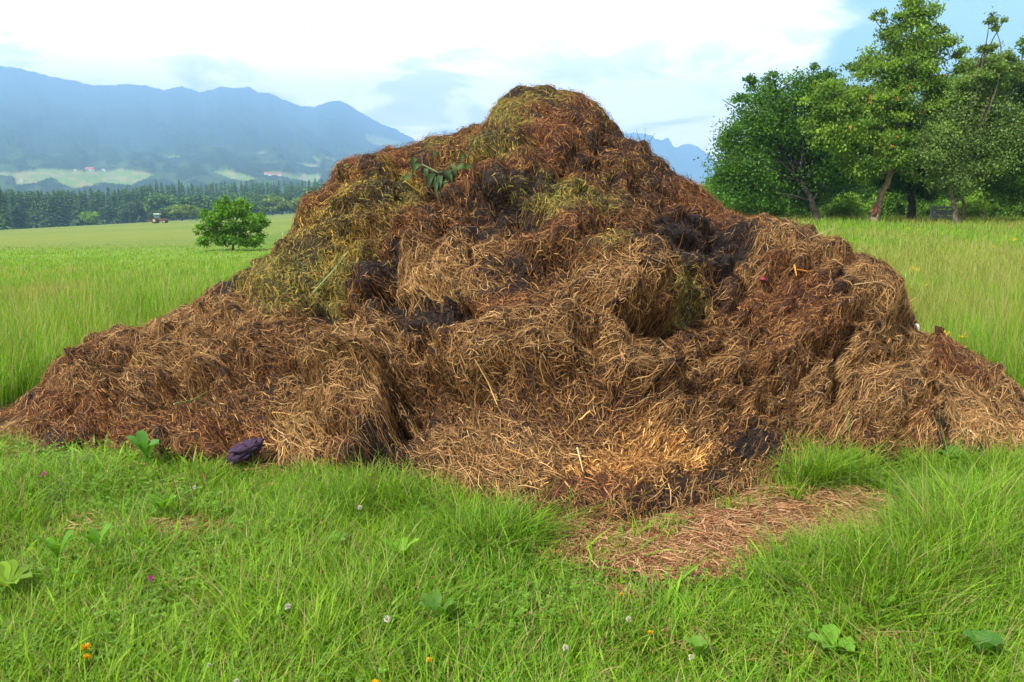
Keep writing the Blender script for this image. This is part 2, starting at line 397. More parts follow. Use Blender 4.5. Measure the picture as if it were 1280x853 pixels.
sml = billow(wx / .17, ws / .14, 3)
tin = billow(sx / .07, SS / .06, 4)
disp = .11 * (big - .6) + .11 * (med - .6) * (.4 + 1.1 * fbm(sx * 1.1, SS * 1.1, 2, 67)) + .065 * (sml - .5) + .030 * (tin - .5) + .32 * (fbm(sx * 2.3, SS * 2.3, 6, 70) - .5) + .30 * (fbm(sx * 6, SS * 6, 4, 71) - .5) - .10 * sstep(.60, .72, fbm(sx * 4 + 7, SS * 4, 3, 73))
# mats and clods that can be told apart in the heap: (px, py, rx, ry, height)
LUMPS = [(690, 470, 135, 60, .34), (770, 372, 60, 62, .34), (455, 465, 62, 52, .28), (440, 512, 88, 50, .24), (565, 345, 62, 55, .14), (590, 610, 90, 40, .14), (850, 600, 110, 40, .06),
         (610, 232, 34, 28, .14), (465, 220, 45, 32, .14), (440, 300, 75, 58, .12), (1065, 360, 66, 70, .13), (1000, 440, 44, 50, .14), (905, 370, 55, 40, .12),
         (1090, 490, 110, 62, .14), (1195, 458, 42, 36, .10), (1140, 545, 150, 46, .16), (120, 455, 70, 28, .05), (270, 420, 110, 40, .12), (180, 520, 130, 46, .04), (320, 500, 80, 46, .10),
         (645, 400, 40, 26, .10), (870, 500, 110, 52, .14), (950, 290, 50, 26, .10), (880, 560, 90, 34, .10), (520, 430, 60, 34, .10), (340, 350, 70, 40, .10), (700, 330, 60, 30, .08), (850, 440, 60, 40, .08)]
HOLES = [(512, 545, 26, 52, .22), (486, 588, 40, 22, .16), (405, 396, 34, 16, .14), (650, 275, 56, 26, .12), (885, 320, 60, 26, .16), (765, 182, 30, 22, .14), (797, 432, 38, 16, .12),
         (560, 250, 34, 20, .12), (740, 640, 60, 8, .05), (292, 371, 24, 9, .10), (850, 390, 34, 40, .10), (930, 592, 50, 10, .08), (1038, 470, 10, 44, .10), (655, 262, 30, 20, .08), (935, 350, 14, 30, .08), (1190, 478, 20, 8, .1), (980, 600, 20, 10, .05)]
front = (VV < 1.03)
for (lx, ly, rx, ry, h) in LUMPS:
    d2 = ((qx - lx) / rx) ** 2 + ((qy - ly) / ry) ** 2 + (fbm(sx * 4, SS * 4, 4, int(lx)) - .5) * 1.1
    disp += .80 * h * np.clip(1 - d2, 0, 1) ** .5 * front
for (lx, ly, rx, ry, h) in HOLES:
    d2 = ((qx - lx) / rx) ** 2 + ((qy - ly) / ry) ** 2 + (fbm(sx * 5, SS * 5, 3, int(lx)) - .5) * .8
    disp -= h * sstep(1.3, .2, d2) * front
disp *= (sstep(0, .05, a) * (1 - sstep(450, 560, PU) * (1 - sstep(1000, 1080, PU))) + sstep(0, .30, a) * sstep(450, 560, PU) * (1 - sstep(1000, 1080, PU))) * (1 - sstep(.75, 1, Bk[..., 0])) * sstep(.05, .5, ridge[None, :, 2] + .12) * (1 - .62 * sstep(.80, .97, VV) * (1 - sstep(1.03, 1.15, VV)))
P1 = P0 + Nb * disp[..., None]
dsm = blur(disp, 3)
P2 = P0 + Nb * (dsm + .008)[..., None]           # smoother skin that the straw lies on
N2s = blur(np.stack([Nb[..., 0]] * 1, -1)[..., 0], 0)
Nsm = normals(blur(P2.transpose(2, 0, 1).reshape(-1, NU), 0).reshape(3, NV, NU).transpose(1, 2, 0))

# colour regions: litter kinds; 'dark' is blackish clods plus shade painted into hollows
KIND = {  # base colour of dung, colours of the straw, length, coverage, droop
    'tan':   ((.038, .020, .009), [(.34, .195, .085), (.23, .115, .045), (.44, .28, .13), (.11, .055, .025)], .18),
    'pale':  ((.09, .055, .025), [(.44, .27, .12), (.36, .20, .08), (.28, .145, .055), (.54, .37, .18)], .22),
    'rust':  ((.06, .022, .010), [(.24, .105, .040), (.16, .065, .028), (.35, .18, .07), (.09, .04, .02)], .10),
    'brown': ((.028, .014, .008), [(.21, .10, .040), (.13, .06, .025), (.34, .19, .075), (.08, .04, .02)], .13),
    'dark':  ((.016, .012, .011), [(.035, .022, .018), (.02, .015, .014), (.10, .055, .03), (.013, .012, .013)], .09),  # black-brown litter, also the shade of the hollows put into the colour
    'olive': ((.07, .055, .014), [(.28, .22, .055), (.20, .19, .045), (.38, .27, .07), (.14, .15, .035)], .10),
    'gold':  ((.10, .062, .012), [(.46, .30, .06), (.36, .27, .05), (.30, .19, .05), (.22, .22, .05)], .09),
    'orange':((.16, .065, .018), [(.52, .28, .09), (.42, .20, .06), (.58, .36, .14), (.30, .14, .045)], .10),
}
KN = list(KIND)
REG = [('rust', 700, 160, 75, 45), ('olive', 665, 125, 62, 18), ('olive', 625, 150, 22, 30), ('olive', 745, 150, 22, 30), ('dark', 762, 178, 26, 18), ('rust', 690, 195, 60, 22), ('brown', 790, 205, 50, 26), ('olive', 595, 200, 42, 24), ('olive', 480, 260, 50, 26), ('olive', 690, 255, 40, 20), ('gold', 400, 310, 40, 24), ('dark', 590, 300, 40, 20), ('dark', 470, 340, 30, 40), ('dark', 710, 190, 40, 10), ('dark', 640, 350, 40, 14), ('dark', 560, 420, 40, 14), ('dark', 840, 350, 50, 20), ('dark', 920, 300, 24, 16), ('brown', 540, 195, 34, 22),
       ('rust', 465, 213, 52, 26), ('rust', 425, 245, 34, 30), ('gold', 495, 232, 36, 16), ('gold', 430, 285, 46, 34), ('olive', 410, 330, 46, 36), ('dark', 562, 240, 26, 12), ('rust', 612, 232, 34, 24), ('brown', 600, 265, 60, 22), ('olive', 640, 200, 34, 16), ('olive', 735, 250, 40, 16), ('gold', 765, 232, 16, 10),
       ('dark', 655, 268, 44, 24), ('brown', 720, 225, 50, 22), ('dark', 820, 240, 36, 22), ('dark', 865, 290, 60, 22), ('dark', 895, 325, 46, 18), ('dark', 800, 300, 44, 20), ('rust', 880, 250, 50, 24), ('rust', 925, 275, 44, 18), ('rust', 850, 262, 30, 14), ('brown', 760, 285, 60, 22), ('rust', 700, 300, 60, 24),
       ('tan', 960, 300, 60, 26), ('tan', 560, 335, 56, 34), ('pale', 545, 350, 40, 24), ('tan', 630, 300, 34, 20), ('rust', 650, 395, 46, 22), ('rust', 600, 380, 36, 16), ('tan', 765, 360, 66, 44), ('olive', 735, 340, 40, 20), ('olive', 860, 385, 46, 32), ('brown', 835, 430, 60, 36), ('brown', 680, 345, 40, 22),
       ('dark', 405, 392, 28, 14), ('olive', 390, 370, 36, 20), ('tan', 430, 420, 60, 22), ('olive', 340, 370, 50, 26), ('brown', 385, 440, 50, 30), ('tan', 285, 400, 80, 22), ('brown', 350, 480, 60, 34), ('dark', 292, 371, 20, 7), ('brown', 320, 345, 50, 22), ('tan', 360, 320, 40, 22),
       ('brown', 110, 445, 70, 26), ('dark', 130, 470, 46, 12), ('tan', 220, 430, 80, 30), ('rust', 70, 530, 80, 22), ('tan', 170, 500, 60, 22), ('brown', 260, 520, 100, 28), ('rust', 190, 545, 100, 16), ('tan', 200, 470, 90, 20), ('rust', 330, 545, 50, 22), ('tan', 40, 545, 60, 12),
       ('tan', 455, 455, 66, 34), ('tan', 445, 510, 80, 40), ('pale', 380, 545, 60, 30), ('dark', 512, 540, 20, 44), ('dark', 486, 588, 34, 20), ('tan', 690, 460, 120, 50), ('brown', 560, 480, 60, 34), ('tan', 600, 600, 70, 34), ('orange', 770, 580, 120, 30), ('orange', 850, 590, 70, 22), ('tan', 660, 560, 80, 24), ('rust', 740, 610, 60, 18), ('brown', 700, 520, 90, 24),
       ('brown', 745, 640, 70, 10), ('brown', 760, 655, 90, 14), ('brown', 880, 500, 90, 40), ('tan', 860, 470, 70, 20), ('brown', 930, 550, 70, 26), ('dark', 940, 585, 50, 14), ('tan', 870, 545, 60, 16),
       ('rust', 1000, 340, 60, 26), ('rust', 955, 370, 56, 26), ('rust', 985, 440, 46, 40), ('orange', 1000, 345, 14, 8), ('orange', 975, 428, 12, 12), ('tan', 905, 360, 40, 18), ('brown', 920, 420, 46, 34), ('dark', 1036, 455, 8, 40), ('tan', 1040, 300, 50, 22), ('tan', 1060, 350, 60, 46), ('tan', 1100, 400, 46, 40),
       ('tan', 1080, 480, 80, 46), ('tan', 1100, 530, 100, 24), ('pale', 1200, 545, 70, 18), ('rust', 1190, 450, 50, 22), ('brown', 1180, 478, 44, 12), ('tan', 1230, 500, 70, 20), ('tan', 1150, 500, 50, 20), ('brown', 1060, 570, 50, 14)]
def kind_weights(qx, qy, X, S):
    n1 = (fbm(X * 2.6, S * 2.6, 6, 90) - .5); n2 = (fbm(X * 2.6 + 50, S * 2.6, 6, 91) - .5)
    px = qx + n1 * 110; py = qy + n2 * 85
    Wt = np.zeros(qx.shape + (len(KN),)) + 1e-4
    up = sstep(450, 330, py)
    Wt[..., KN.index('brown')] += .55 + .4 * up; Wt[..., KN.index('tan')] += .55 * (1 - up) + .05; Wt[..., KN.index('rust')] += .40
    m5 = fbm(X * 4, S * 4, 3, 95)
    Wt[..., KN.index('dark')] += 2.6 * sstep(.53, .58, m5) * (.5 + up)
    Wt[..., KN.index('rust')] += .9 * sstep(.58, .68, fbm(X * 3 + 9, S * 3, 3, 96))
    Wt[..., KN.index('tan')] += .8 * sstep(.58, .68, fbm(X * 3 + 29, S * 3, 3, 97)) * (1 - .5 * up)
    for k, x, y, rx, ry in REG:
        d2 = ((px - x) / rx) ** 2 + ((py - y) / ry) ** 2
        Wt[..., KN.index(k)] += 4.0 * np.exp(-d2 * 1.2) * (d2 < 6)
    Wt = Wt ** 2.4
    return Wt / Wt.sum(-1, keepdims=True)
KW = kind_weights(qx, qy, sx, SS)
basec = np.array([KIND[k][0] for k in KN]); Cb = KW @ basec
Cb = Cb * (.7 + .6 * fbm(sx * 9, SS * 9, 3, 44))[..., None]
heap = empty("manure_heap", (float(ridge[NU // 2, 0]), 7.0, 0))
tag(heap, "huge brown heap of straw manure and rotting hay with a blunt peak", "manure heap")
idx = np.arange(NV * NU).reshape(NV, NU)
Q = np.stack([idx[:-1, :-1], idx[:-1, 1:], idx[1:, 1:], idx[1:, :-1]], -1).reshape(-1, 4)
mesh_obj("mound", P1, Q, M_mound, heap, Cb, smooth=True)

# straw lying on the mound
def samp(G, u, v):
    u = np.clip(u, 0, NU - 1.001); v = np.clip(v, 0, NV - 1.001)
    i = u.astype(int); j = v.astype(int); fu = (u - i); fv = (v - j)
    if G.ndim == 3: fu = fu[..., None]; fv = fv[..., None]
    return (G[j, i] * (1 - fu) + G[j, i + 1] * fu) * (1 - fv) + (G[j + 1, i] * (1 - fu) + G[j + 1, i + 1] * fu) * fv
Lu = np.linalg.norm(np.gradient(P2, axis=1), axis=-1); Lv = np.linalg.norm(np.gradient(P2, axis=0), axis=-1)
cav = blur(disp, 16) - disp; area = (Lu * Lv) * np.interp(cav, [-.04, 0, .04], [1.35, 1.0, .35]); area[int(NF * 1.12):] *= .35
zs = blur(P2[..., 2], 6)
gu = np.gradient(zs, axis=1) / np.maximum(Lu, 1e-4); gv = np.gradient(zs, axis=0) / np.maximum(Lv, 1e-4)
gl = np.sqrt(gu ** 2 + gv ** 2) + 1e-4
GUV = np.stack([-gu / gl, -gv / gl], -1)
BARE = np.array([.10, .05, 0.3, .35, .55, .25, .25, 0.0])[[0, 1, 2, 3, 4, 5, 6, 7]]
def strands(n, K, lenf, width, offr, spread, seed, kinds=None, lift=.0, mask=None):
    rg = np.random.default_rng(seed)
    w_ = area.copy()
    if mask is not None: w_ = w_ * mask
    c = np.cumsum(w_.ravel()); c /= c[-1]
    k = np.searchsorted(c, rg.random(n)); k = np.minimum(k, NU * NV - 1)
    v0 = k // NU + rg.random(n); u0 = k % NU + rg.random(n)
    kw = samp(KW, u0, v0)
    cum = np.cumsum(kw, -1); kk = (rg.random(n)[:, None] > cum).sum(-1).clip(0, len(KN) - 1)
    if kinds is not None:
        keep = np.isin(kk, [KN.index(q) for q in kinds]) | (rg.random(n) < .12)
        u0, v0, kk = u0[keep], v0[keep], kk[keep]; n = len(u0)
    keep = rg.random(n) > BARE[kk]; u0, v0, kk = u0[keep], v0[keep], kk[keep]; n = len(u0)
    ln = np.array([KIND[q][2] for q in KN])[kk] * lenf * rg.uniform(.5, 1.5, n)
    fl = samp(GUV, u0, v0); base = np.arctan2(fl[:, 1], fl[:, 0])
    X0 = samp(P2, u0, v0)
    flow = (fbm(X0[:, 0] * 2.5, X0[:, 2] * 2.5 + X0[:, 1], 3, seed + 5) - .5) * 5.5
    ang = base + flow + rg.normal(0, spread, n) + np.where(rg.random(n) < .2, rg.uniform(-3, 3, n), 0)
    curl = rg.normal(0, .6, n)
    t = np.linspace(0, 1, K)
    uu = u0.copy(); vq = v0.copy(); P = []
    lu = np.maximum(samp(Lu, u0, v0), .002); lv = np.maximum(samp(Lv, u0, v0), .002)
    step = ln / (K - 1)
    for q in range(K):
        P.append(samp(P2, uu, vq))
        an = ang + curl * t[q]
        uu = uu + np.cos(an) * step / lu; vq = vq + np.sin(an) * step / lv
    P = np.stack(P, 1)
    nn = samp(Nsm, u0, v0); nn = nrm(nn)
    o0 = rg.random(n) ** 2 * offr
    arch = rg.random(n) * ln * .10
    tilt = rg.normal(0, lift, n)
    off = o0[:, None] + arch[:, None] * np.sin(t * math.pi)[None] + np.abs(tilt[:, None] * (t[None] - .5) * ln[:, None])
    P = P + nn[:, None] * off[..., None]
    P += rg.normal(0, .0012, P.shape)
    T = nrm(P[:, -1] - P[:, 0] + 1e-6)
    rnd = nrm(rg.normal(size=(n, 3))); S = nrm(nrm(np.cross(T, nn)) + .7 * rnd)
    W = width * (.45 + 1.5 * rg.random(n) ** 2.2)[:, None] * np.where(t == 1, .55, 1)[None]
    pal = np.array([KIND[q][1] for q in KN])[kk, rg.integers(0, 4, n)]
    cc = pal * np.array([1.20, 1.20, 1.10]) * rg.uniform(.5, 1.4, n)[:, None]
    low = np.clip(o0 / offr, 0, 1)
    Cc = np.repeat(cc[:, None], K * 2, 1)
    V, Qd = ribbons(P, W, S)
    return V, Qd, Cc.reshape(-1, 3)
def join(parts):
    V = []; Qd = []; C = []; n = 0
    for v, q, c in parts: V.append(v); Qd.append(q + n); C.append(c); n += len(v)
    return np.concatenate(V), np.concatenate(Qd), np.concatenate(C)
V, Qd, C = join([strands(240000, 4, .52, .0030, .022, 1.1, 1), strands(90000, 5, .66, .0024, .03, .9, 2, ['tan', 'pale', 'brown', 'rust'], .1)])
o = mesh_obj("straw_cover", V, Qd, M_straw, heap, C); o["kind"] = "stuff"
V, Qd, C = join([strands(130000, 3, .38, .0038, .03, 1.3, 3, ['rust', 'olive', 'gold', 'orange', 'dark', 'brown'], .25)])
o = mesh_obj("rotted_litter", V, Qd, M_straw, heap, C); o["kind"] = "stuff"
V, Qd, C = join([strands(2600, 5, .9, .0036, .06, .9, 4, ['tan', 'pale', 'brown'], .5)])
o = mesh_obj("loose_stalks", V, Qd, M_straw, heap, C * 1.25); o["kind"] = "stuff"

def heap_z(px, py):
    """point on the heap's skin seen at that place of the photo"""
    d = (qx2 - px) ** 2 + (qy2 - py) ** 2; k = np.argmin(d); j, i = divmod(int(k), NU)
    return P1f[j, i], Nsm[j, i]
P1f = P1[:NF]; qx2, qy2 = proj(P1f)

# ------------------------------------------------------------------ grass
TONGUE = [(600, 640), (640, 655), (720, 668), (800, 672), (862, 652), (930, 632), (1010, 628), (1100, 630), (1145, 646), (1110, 672), (1020, 690), (950, 706), (890, 735), (840, 752), (780, 735), (720, 715), (700, 690)]
PATCH = [(235, 674, 36, 12), (1010, 772, 34, 9), (1105, 822, 38, 13), (780, 762, 22, 7), (385, 840, 20, 8)]
def bare(px, py, x, y):
    n = (fbm(x * 5, y * 5, 3, 200) - .5); rgh = vnoise(x * 40, y * 40, 222)
    b = np.zeros(px.shape)
    wob = n * 110 + (rgh - .5) * 26
    b = np.maximum(b, np.where(pip(px + wob, py + wob * .4, TONGUE), 1.0, 0))
    for (cx_, cy_, rx, ry) in PATCH:
        b = np.maximum(b, sstep(1.3, .6, ((px - cx_) / rx) ** 2 + ((py - cy_) / ry) ** 2 + n * 5 + (rgh - .5) * 3) * .9)
    for (cx_, cy_, rx, ry) in ((770, 700, 32, 16), (846, 666, 26, 11)):
        b = b * (1 - sstep(1.2, .7, ((px - cx_) / rx) ** 2 + ((py - cy_) / ry) ** 2 + n))
    return b
GREEN = np.array([[.19, .37, .020], [.29, .46, .024], [.12, .28, .020], [.37, .50, .035], [.07, .18, .020]])
def blades(n, area_fn, K, hfn, wfn, seed, lean=.5, dead=.05, colmul=1.0, mid=False):
    rg = np.random.default_rng(seed)
    x, y = area_fn(rg, n)
    px, py = proj(np.stack([x, y, gz(x, y)], -1))
    keep = np.ones(len(x), bool)
    keep &= ~((py < ip(FOOT, px) + rg.normal(-3, 5, len(x))) & (y < ip(RD, px) + .35 + .3 * np.maximum(0, np.interp(px, pu, ridge[:, 2]))) & (px > -230) & (px < 1480))
    keep &= rg.random(len(x)) > bare(px, py, x, y) * .95 * (y < 6)
    if mid: keep &= ~((px > -60) & (px < 1340) & (py > ip(FOOT, px) - 25))
    x, y, px, py = x[keep], y[keep], px[keep], py[keep]; n = len(x)
    z = gz(x, y)
    cl = fbm(x * 2.2, y * 2.2, 4, 300)
    h = hfn(x, y, px, py, rg) * (.55 + .9 * cl) * rg.uniform(.55, 1.2, n)
    cx_ = vnoise(x * 3.1, y * 3.1, 310) * 6.28 * 1.5
    az = cx_ + rg.normal(0, 1.6, n)
    d = np.stack([np.cos(az), np.sin(az), 0 * az], -1)
    ln = np.abs(rg.normal(0, lean, n)) + .12
    droop = rg.random(n) ** 2 * .5
    t = np.linspace(0, 1, K)
    P = np.stack([x, y, z - .01], -1)[:, None] + d[:, None] * (h * ln)[:, None, None] * (t ** 1.8)[None, :, None]
    P[..., 2] += h[:, None] * (t[None] - droop[:, None] * t[None] ** 3)
    side = np.stack([-np.sin(az), np.cos(az), 0 * az], -1)
    tw = rg.uniform(-.9, .9, n)
    S = nrm(side + d * tw[:, None])
    W = wfn(y, rg, n)[:, None] * (np.array([.75, 1, .85, .55, .05]) if K == 5 else np.interp(t, [0, .4, 1], [.8, 1, .08]))[None]
    hue = np.clip(fbm(x * .9 + 3, y * .9, 3, 320) + rg.normal(0, .22, n), 0, .999)
    g1 = GREEN[rg.integers(0, 5, n)]; g2 = np.array([.12, .33, .018])[None] * (1 - hue[:, None]) + np.array([.28, .48, .025])[None] * hue[:, None]
    c = .45 * g1 + .55 * g2
    if mid:
        dry = (sstep(.46, .62, fbm(x * .35, y * .16, 4, 350)) * sstep(7, 13, y) * .75)[:, None]; c = c * (1 - dry) + np.array([.33, .34, .075]) * dry
    c *= rg.uniform(.6, 1.25, n)[:, None]
    dd = rg.random(n) < dead
    c[dd] = np.array([.42, .36, .15]) * rg.uniform(.6, 1.2, (dd.sum(), 1))
    V, Qd = ribbons(P, W, S)
    return V, Qd, np.repeat(c * colmul, K * 2, 0)
def near_area(rg, n):
    y = 2.2 + rg.random(n) ** .85 * 4.3
    x = rg.uniform(-1, 1, n) * (y * np.where(rg.random(n) < .22, 1.25, .66) + .5); return x, y
ZH = [(1160, 710, 130, 50, .09), (1005, 600, 42, 40, .16), (1210, 660, 100, 50, .08), (1050, 720, 130, 40, .06), (560, 640, 140, 40, .03), (850, 750, 110, 36, -.06), (730, 715, 60, 40, -.06), (930, 700, 60, 26, -.05), (1040, 670, 110, 34, -.10), (400, 640, 90, 30, .03), (20, 650, 50, 50, .05), (770, 700, 30, 14, -.02), (846, 666, 26, 10, -.02), (1180, 760, 100, 50, .05), (440, 600, 60, 20, .05)]
def h_near(x, y, px, py, rg):
    h = .145 + .05 * (fbm(x * 1.3, y * 1.3, 3, 260) - .4) - .055 * sstep(635, 575, py) * sstep(600, 480, px)
    for (a_, b_, rx, ry, dh) in ZH: h = h + dh * np.exp(-(((px - a_) / rx) ** 2 + ((py - b_) / ry) ** 2))
    return h
parts = [blades(205000, near_area, 5, h_near, lambda y, rg, n: rg.uniform(.003, .0085, n), 11, .75, .11)]
parts.append(blades(26000, near_area, 5, lambda x, y, px, py, rg: h_near(x, y, px, py, rg) * 1.5, lambda y, rg, n: rg.uniform(.002, .004, n), 12, .55, .22, 1.1))
def tuft_area(cs):
    def f(rg, n):
        c = on_ground(np.array([q[0] * 1. for q in cs]), np.array([q[1] * 1. for q in cs])); k = rg.integers(0, len(cs), n); sg = np.array([q[2] for q in cs])[k]
        return c[k, 0] + rg.normal(0, 1, n) * sg, c[k, 1] + rg.normal(0, 1, n) * sg * .7
    return f
parts.append(blades(3800, tuft_area([(770, 712, .085), (846, 676, .065), (835, 672, .05), (752, 718, .06)]), 5, lambda x, y, px, py, rg: .10 + 0 * x, lambda y, rg, n: rg.uniform(.003, .006, n), 13, .8, .03, 1.15))
parts.append(blades(11000, tuft_area([(1050, 735, .12), (1030, 745, .12), (975, 748, .07), (1140, 715, .12), (1060, 612, .10), (1010, 618, .07), (1040, 604, .10), (1160, 600, .10), (1230, 604, .12), (560, 680, .12), (620, 690, .10), (470, 640, .10)]), 5, lambda x, y, px, py, rg: np.where((px > 900) & (py > 640), .15, np.where(px > 900, .27, .20)), lambda y, rg, n: rg.uniform(.004, .009, n), 14, 1.0, .03, .85))
parts.append(blades(8000, near_area, 5, lambda x, y, px, py, rg: .15 + 0 * x, lambda y, rg, n: rg.uniform(.010, .020, n), 15, .8, .0, 1.1))
V, Qd, C = join(parts)
tag(mesh_obj("grass", V, Qd, M_grass, None, C), "lush green grass in front of the heap and along its foot", "grass", kind="stuff")
def mid_area(rg, n):
    y = 4.6 * (44 / 4.6) ** rg.random(n)
    sgn = np.where(rg.random(n) < .5, -1, 1)
    wide = rg.random(n) < .18
    u = np.where(sgn < 0, rg.uniform(-.80, -.14, n), rg.uniform(.20, .80, n)); u = np.where(wide, rg.uniform(-1.4, 1.4, n), u)
    y = np.where((sgn < 0) & (y > 27 + 12 * rg.random(n)), 4.6 + rg.random(n) * 20, y)
    return u * y, y
def h_mid(x, y, px, py, rg):
    h = .30 - .08 * (x < 0) * sstep(7, 10, y) - .15 * sstep(12, 28, y) * (x < 0) - .08 * sstep(12, 30, y) * (x > 0)
    for (a_, b_, rx, ry, dh) in ((30, 470, 70, 60, .28), (210, 395, 60, 25, .26), (110, 430, 50, 26, .22), (1240, 470, 80, 60, .15), (1190, 400, 60, 30, .10)):
        h = h + dh * np.exp(-(((px - a_) / rx) ** 2 + ((py - b_) / ry) ** 2))
    return h
V, Qd, C = join([blades(270000, mid_area, 4, h_mid, lambda y, rg, n: np.maximum(.0048, y * .00052) * rg.uniform(.7, 1.5, n), 21, .35, .05, 1.0, True),
                 blades(40000, mid_area, 4, lambda x, y, px, py, rg: .62 * h_mid(x, y, px, py, rg) / .34, lambda y, rg, n: np.maximum(.003, y * .0003) * rg.uniform(.7, 1.3, n), 22, .25, .65, 1.1, True)])
tag(mesh_obj("meadow_grass", V, Qd, M_grass, None, C), "tall uncut meadow grass beside and behind the heap", "grass", kind="stuff")

# straw scattered on the ground
def litter(n, seed):
    rg = np.random.default_rng(seed)
    x, y = near_area(rg, n * 12)
    px, py = proj(np.stack([x, y, gz(x, y)], -1))
    b = bare(px, py, x, y); edge = np.exp(-((py - ip(FOOT, px) - 2) / 9.0) ** 2) * .3 * (px > 300) + .9 * np.exp(-((py - ip(FOOT, px) - 10) / 26.0) ** 2) * (px > 560) * (px < 940)
    k = rg.random(len(x)) < np.maximum(np.maximum(b, edge), .006 + .05 * sstep(.6, .7, fbm(x * 3, y * 3, 3, 230)))
    x, y, px = x[k][:n], y[k][:n], px[k][:n]; n = len(x)
    az = vnoise(x * 2, y * 2, 401) * 7 + rg.normal(0, .8, n); ln = rg.uniform(.04, .2, n); K = 4; t = np.linspace(-.5, .5, K)
    az2 = az[:, None] + t[None] * rg.normal(0, .9, n)[:, None]
    P = np.stack([x[:, None] + np.cos(az2) * ln[:, None] * t, y[:, None] + np.sin(az2) * ln[:, None] * t, 0 * az2], -1)
    lum = .05 * np.clip(fbm(x * 4, y * 4, 3, 411) - .3, 0, 1) + .03 * billow(x * 4, y * 4, 9)
    P[..., 2] = gz(P[..., 0], P[..., 1]) + (rg.random(n) ** 1.5 * .03 + lum + .004)[:, None] + rg.normal(0, .004, (n, K)) + np.cos(t * 3)[None] * .008
    S = nrm(np.stack([-np.sin(az), np.cos(az), rg.normal(0, .5, n)], -1))
    V, Qd = ribbons(P, np.repeat((rg.uniform(.0025, .0055, n))[:, None], K, 1), S)
    pal = np.array([(.40, .21, .10), (.30, .13, .06), (.52, .34, .18), (.20, .08, .04), (.46, .25, .12)])[rg.integers(0, 5, n)] * rg.uniform(.7, 1.2, (n, 1))
    return V, Qd, np.repeat(pal, K * 2, 0)
V, Qd, C = litter(36000, 5)
tag(mesh_obj("scattered_straw", V, Qd, M_straw, None, C), "trampled brown straw strewn over the ground in front of the heap", "straw", kind="stuff")

# clover and small broad leaves
def leafquads(P, D, U, ln, wd, c):
    """flat folded leaf: base P, direction D, side U"""
    n = len(P); nn = np.cross(D, U)
    a_ = P; b_ = P + D * (ln * .5)[:, None] - U * (wd * .5)[:, None] + nn * (wd * .12)[:, None]
    c_ = P + D * (ln * .5)[:, None] + U * (wd * .5)[:, None] + nn * (wd * .12)[:, None]; d_ = P + D * ln[:, None]
    m1 = P + D * (ln * .5)[:, None]
    V = np.stack([a_, b_, m1, c_, d_, P + D * (ln * .85)[:, None] - U * (wd * .28)[:, None], P + D * (ln * .85)[:, None] + U * (wd * .28)[:, None]], 1).reshape(-1, 3)
    k = (np.arange(n) * 7)[:, None]
    Q = np.concatenate([k + np.array([[0, 2, 1, 1]]), ], 0)
    T = np.concatenate([k + np.array(q)[None] for q in ((0, 2, 1), (0, 3, 2), (1, 2, 5), (2, 4, 5), (2, 3, 6), (2, 6, 4))], 0)
    return V, T, np.repeat(c, 7, 0)
def clover(n, seed):
    rg = np.random.default_rng(seed)
    x, y = near_area(rg, n * 3); px, py = proj(np.stack([x, y, gz(x, y)], -1))
    k = (py > ip(FOOT, px) + 4) & (rg.random(len(x)) > bare(px, py, x, y)) & (fbm(x * 1.6, y * 1.6, 3, 500) > .55 - .05 * (px < 640))
    x, y, px, py = x[k][:n], y[k][:n], px[k][:n], py[k][:n]; n = len(x)
    z = gz(x, y) + rg.uniform(.05, .13, n); parts = []
    a0 = rg.random(n) * 6.28; c = np.array([.16, .32, .035]) * rg.uniform(.6, 1.4, (n, 1)); r = rg.uniform(.009, .018, n)
    for q in range(3):
        a_ = a0 + q * 2.094
        D = nrm(np.stack([np.cos(a_), np.sin(a_), rg.uniform(-.2, .5, n)], -1)); U = nrm(np.cross(D, np.array([0, 0, 1.])) + rg.normal(0, .1, (n, 3)))
        parts.append(leafquads(np.stack([x, y, z], -1), D, U, r, r * 1.0, c))
    return join(parts)
V, T, C = clover(9000, 6)
tag(mesh_obj("clover", V, T, M_grass, None, C, fsize=3), "small round clover leaves in the foreground grass", "clover", kind="stuff")

def broad_plant(px, py, label, nl, ln, wd, up, seed, col=(.16, .36, .04), name="broadleaf_weed", cat="weed"):
    rg = np.random.default_rng(seed); b = on_ground(np.array(px * 1.), np.array(py * 1.)); b[2] = float(gz(b[0], b[1]))
    root = empty(name, tuple(b)); tag(root, label, cat, "broad leaved weeds in the foreground grass")
    for q in range(nl):
        a_ = q / nl * 6.28 + rg.normal(0, .3); L_ = ln * rg.uniform(.75, 1.2); W_ = wd * rg.uniform(.75, 1.1)
        g_ = Geo(); K = 8; vs = []
        for i in range(K + 1):
            t = i / K; r_ = L_ * (t * .75 if up else t) ; zz_ = L_ * (up * (t - .45 * t * t)) + .01
            c_ = np.array([math.cos(a_) * r_ * (1 - up * .45), math.sin(a_) * r_ * (1 - up * .45), zz_ + .085]) + b
            w_ = W_ * math.sin(math.pi * min(1, max(.04, (t - .12) * 1.12))) ** .8 if t > .12 else W_ * .08
            sd_ = np.array([-math.sin(a_), math.cos(a_), 0]); fold = np.array([0, 0, 1]) * w_ * .18
            wv = math.sin(t * 14 + q) * .004
            vs += [c_ - sd_ * w_ * .5 + fold + [0, 0, wv], c_, c_ + sd_ * w_ * .5 + fold - [0, 0, wv]]
        fs = []
        for i in range(K):
            k = i * 3; fs += [(k, k + 1, k + 4, k + 3), (k + 1, k + 2, k + 5, k + 4)]
        g_.add(vs, fs, np.array(col) * rg.uniform(.6, 1.05)); g_.make("leaf", M_grass, root, True)
broad_plant(500, 722, "bright broad-leaved weed standing upright just below the middle of the heap's foot", 6, .17, .045, .8, 1, (.22, .46, .03))
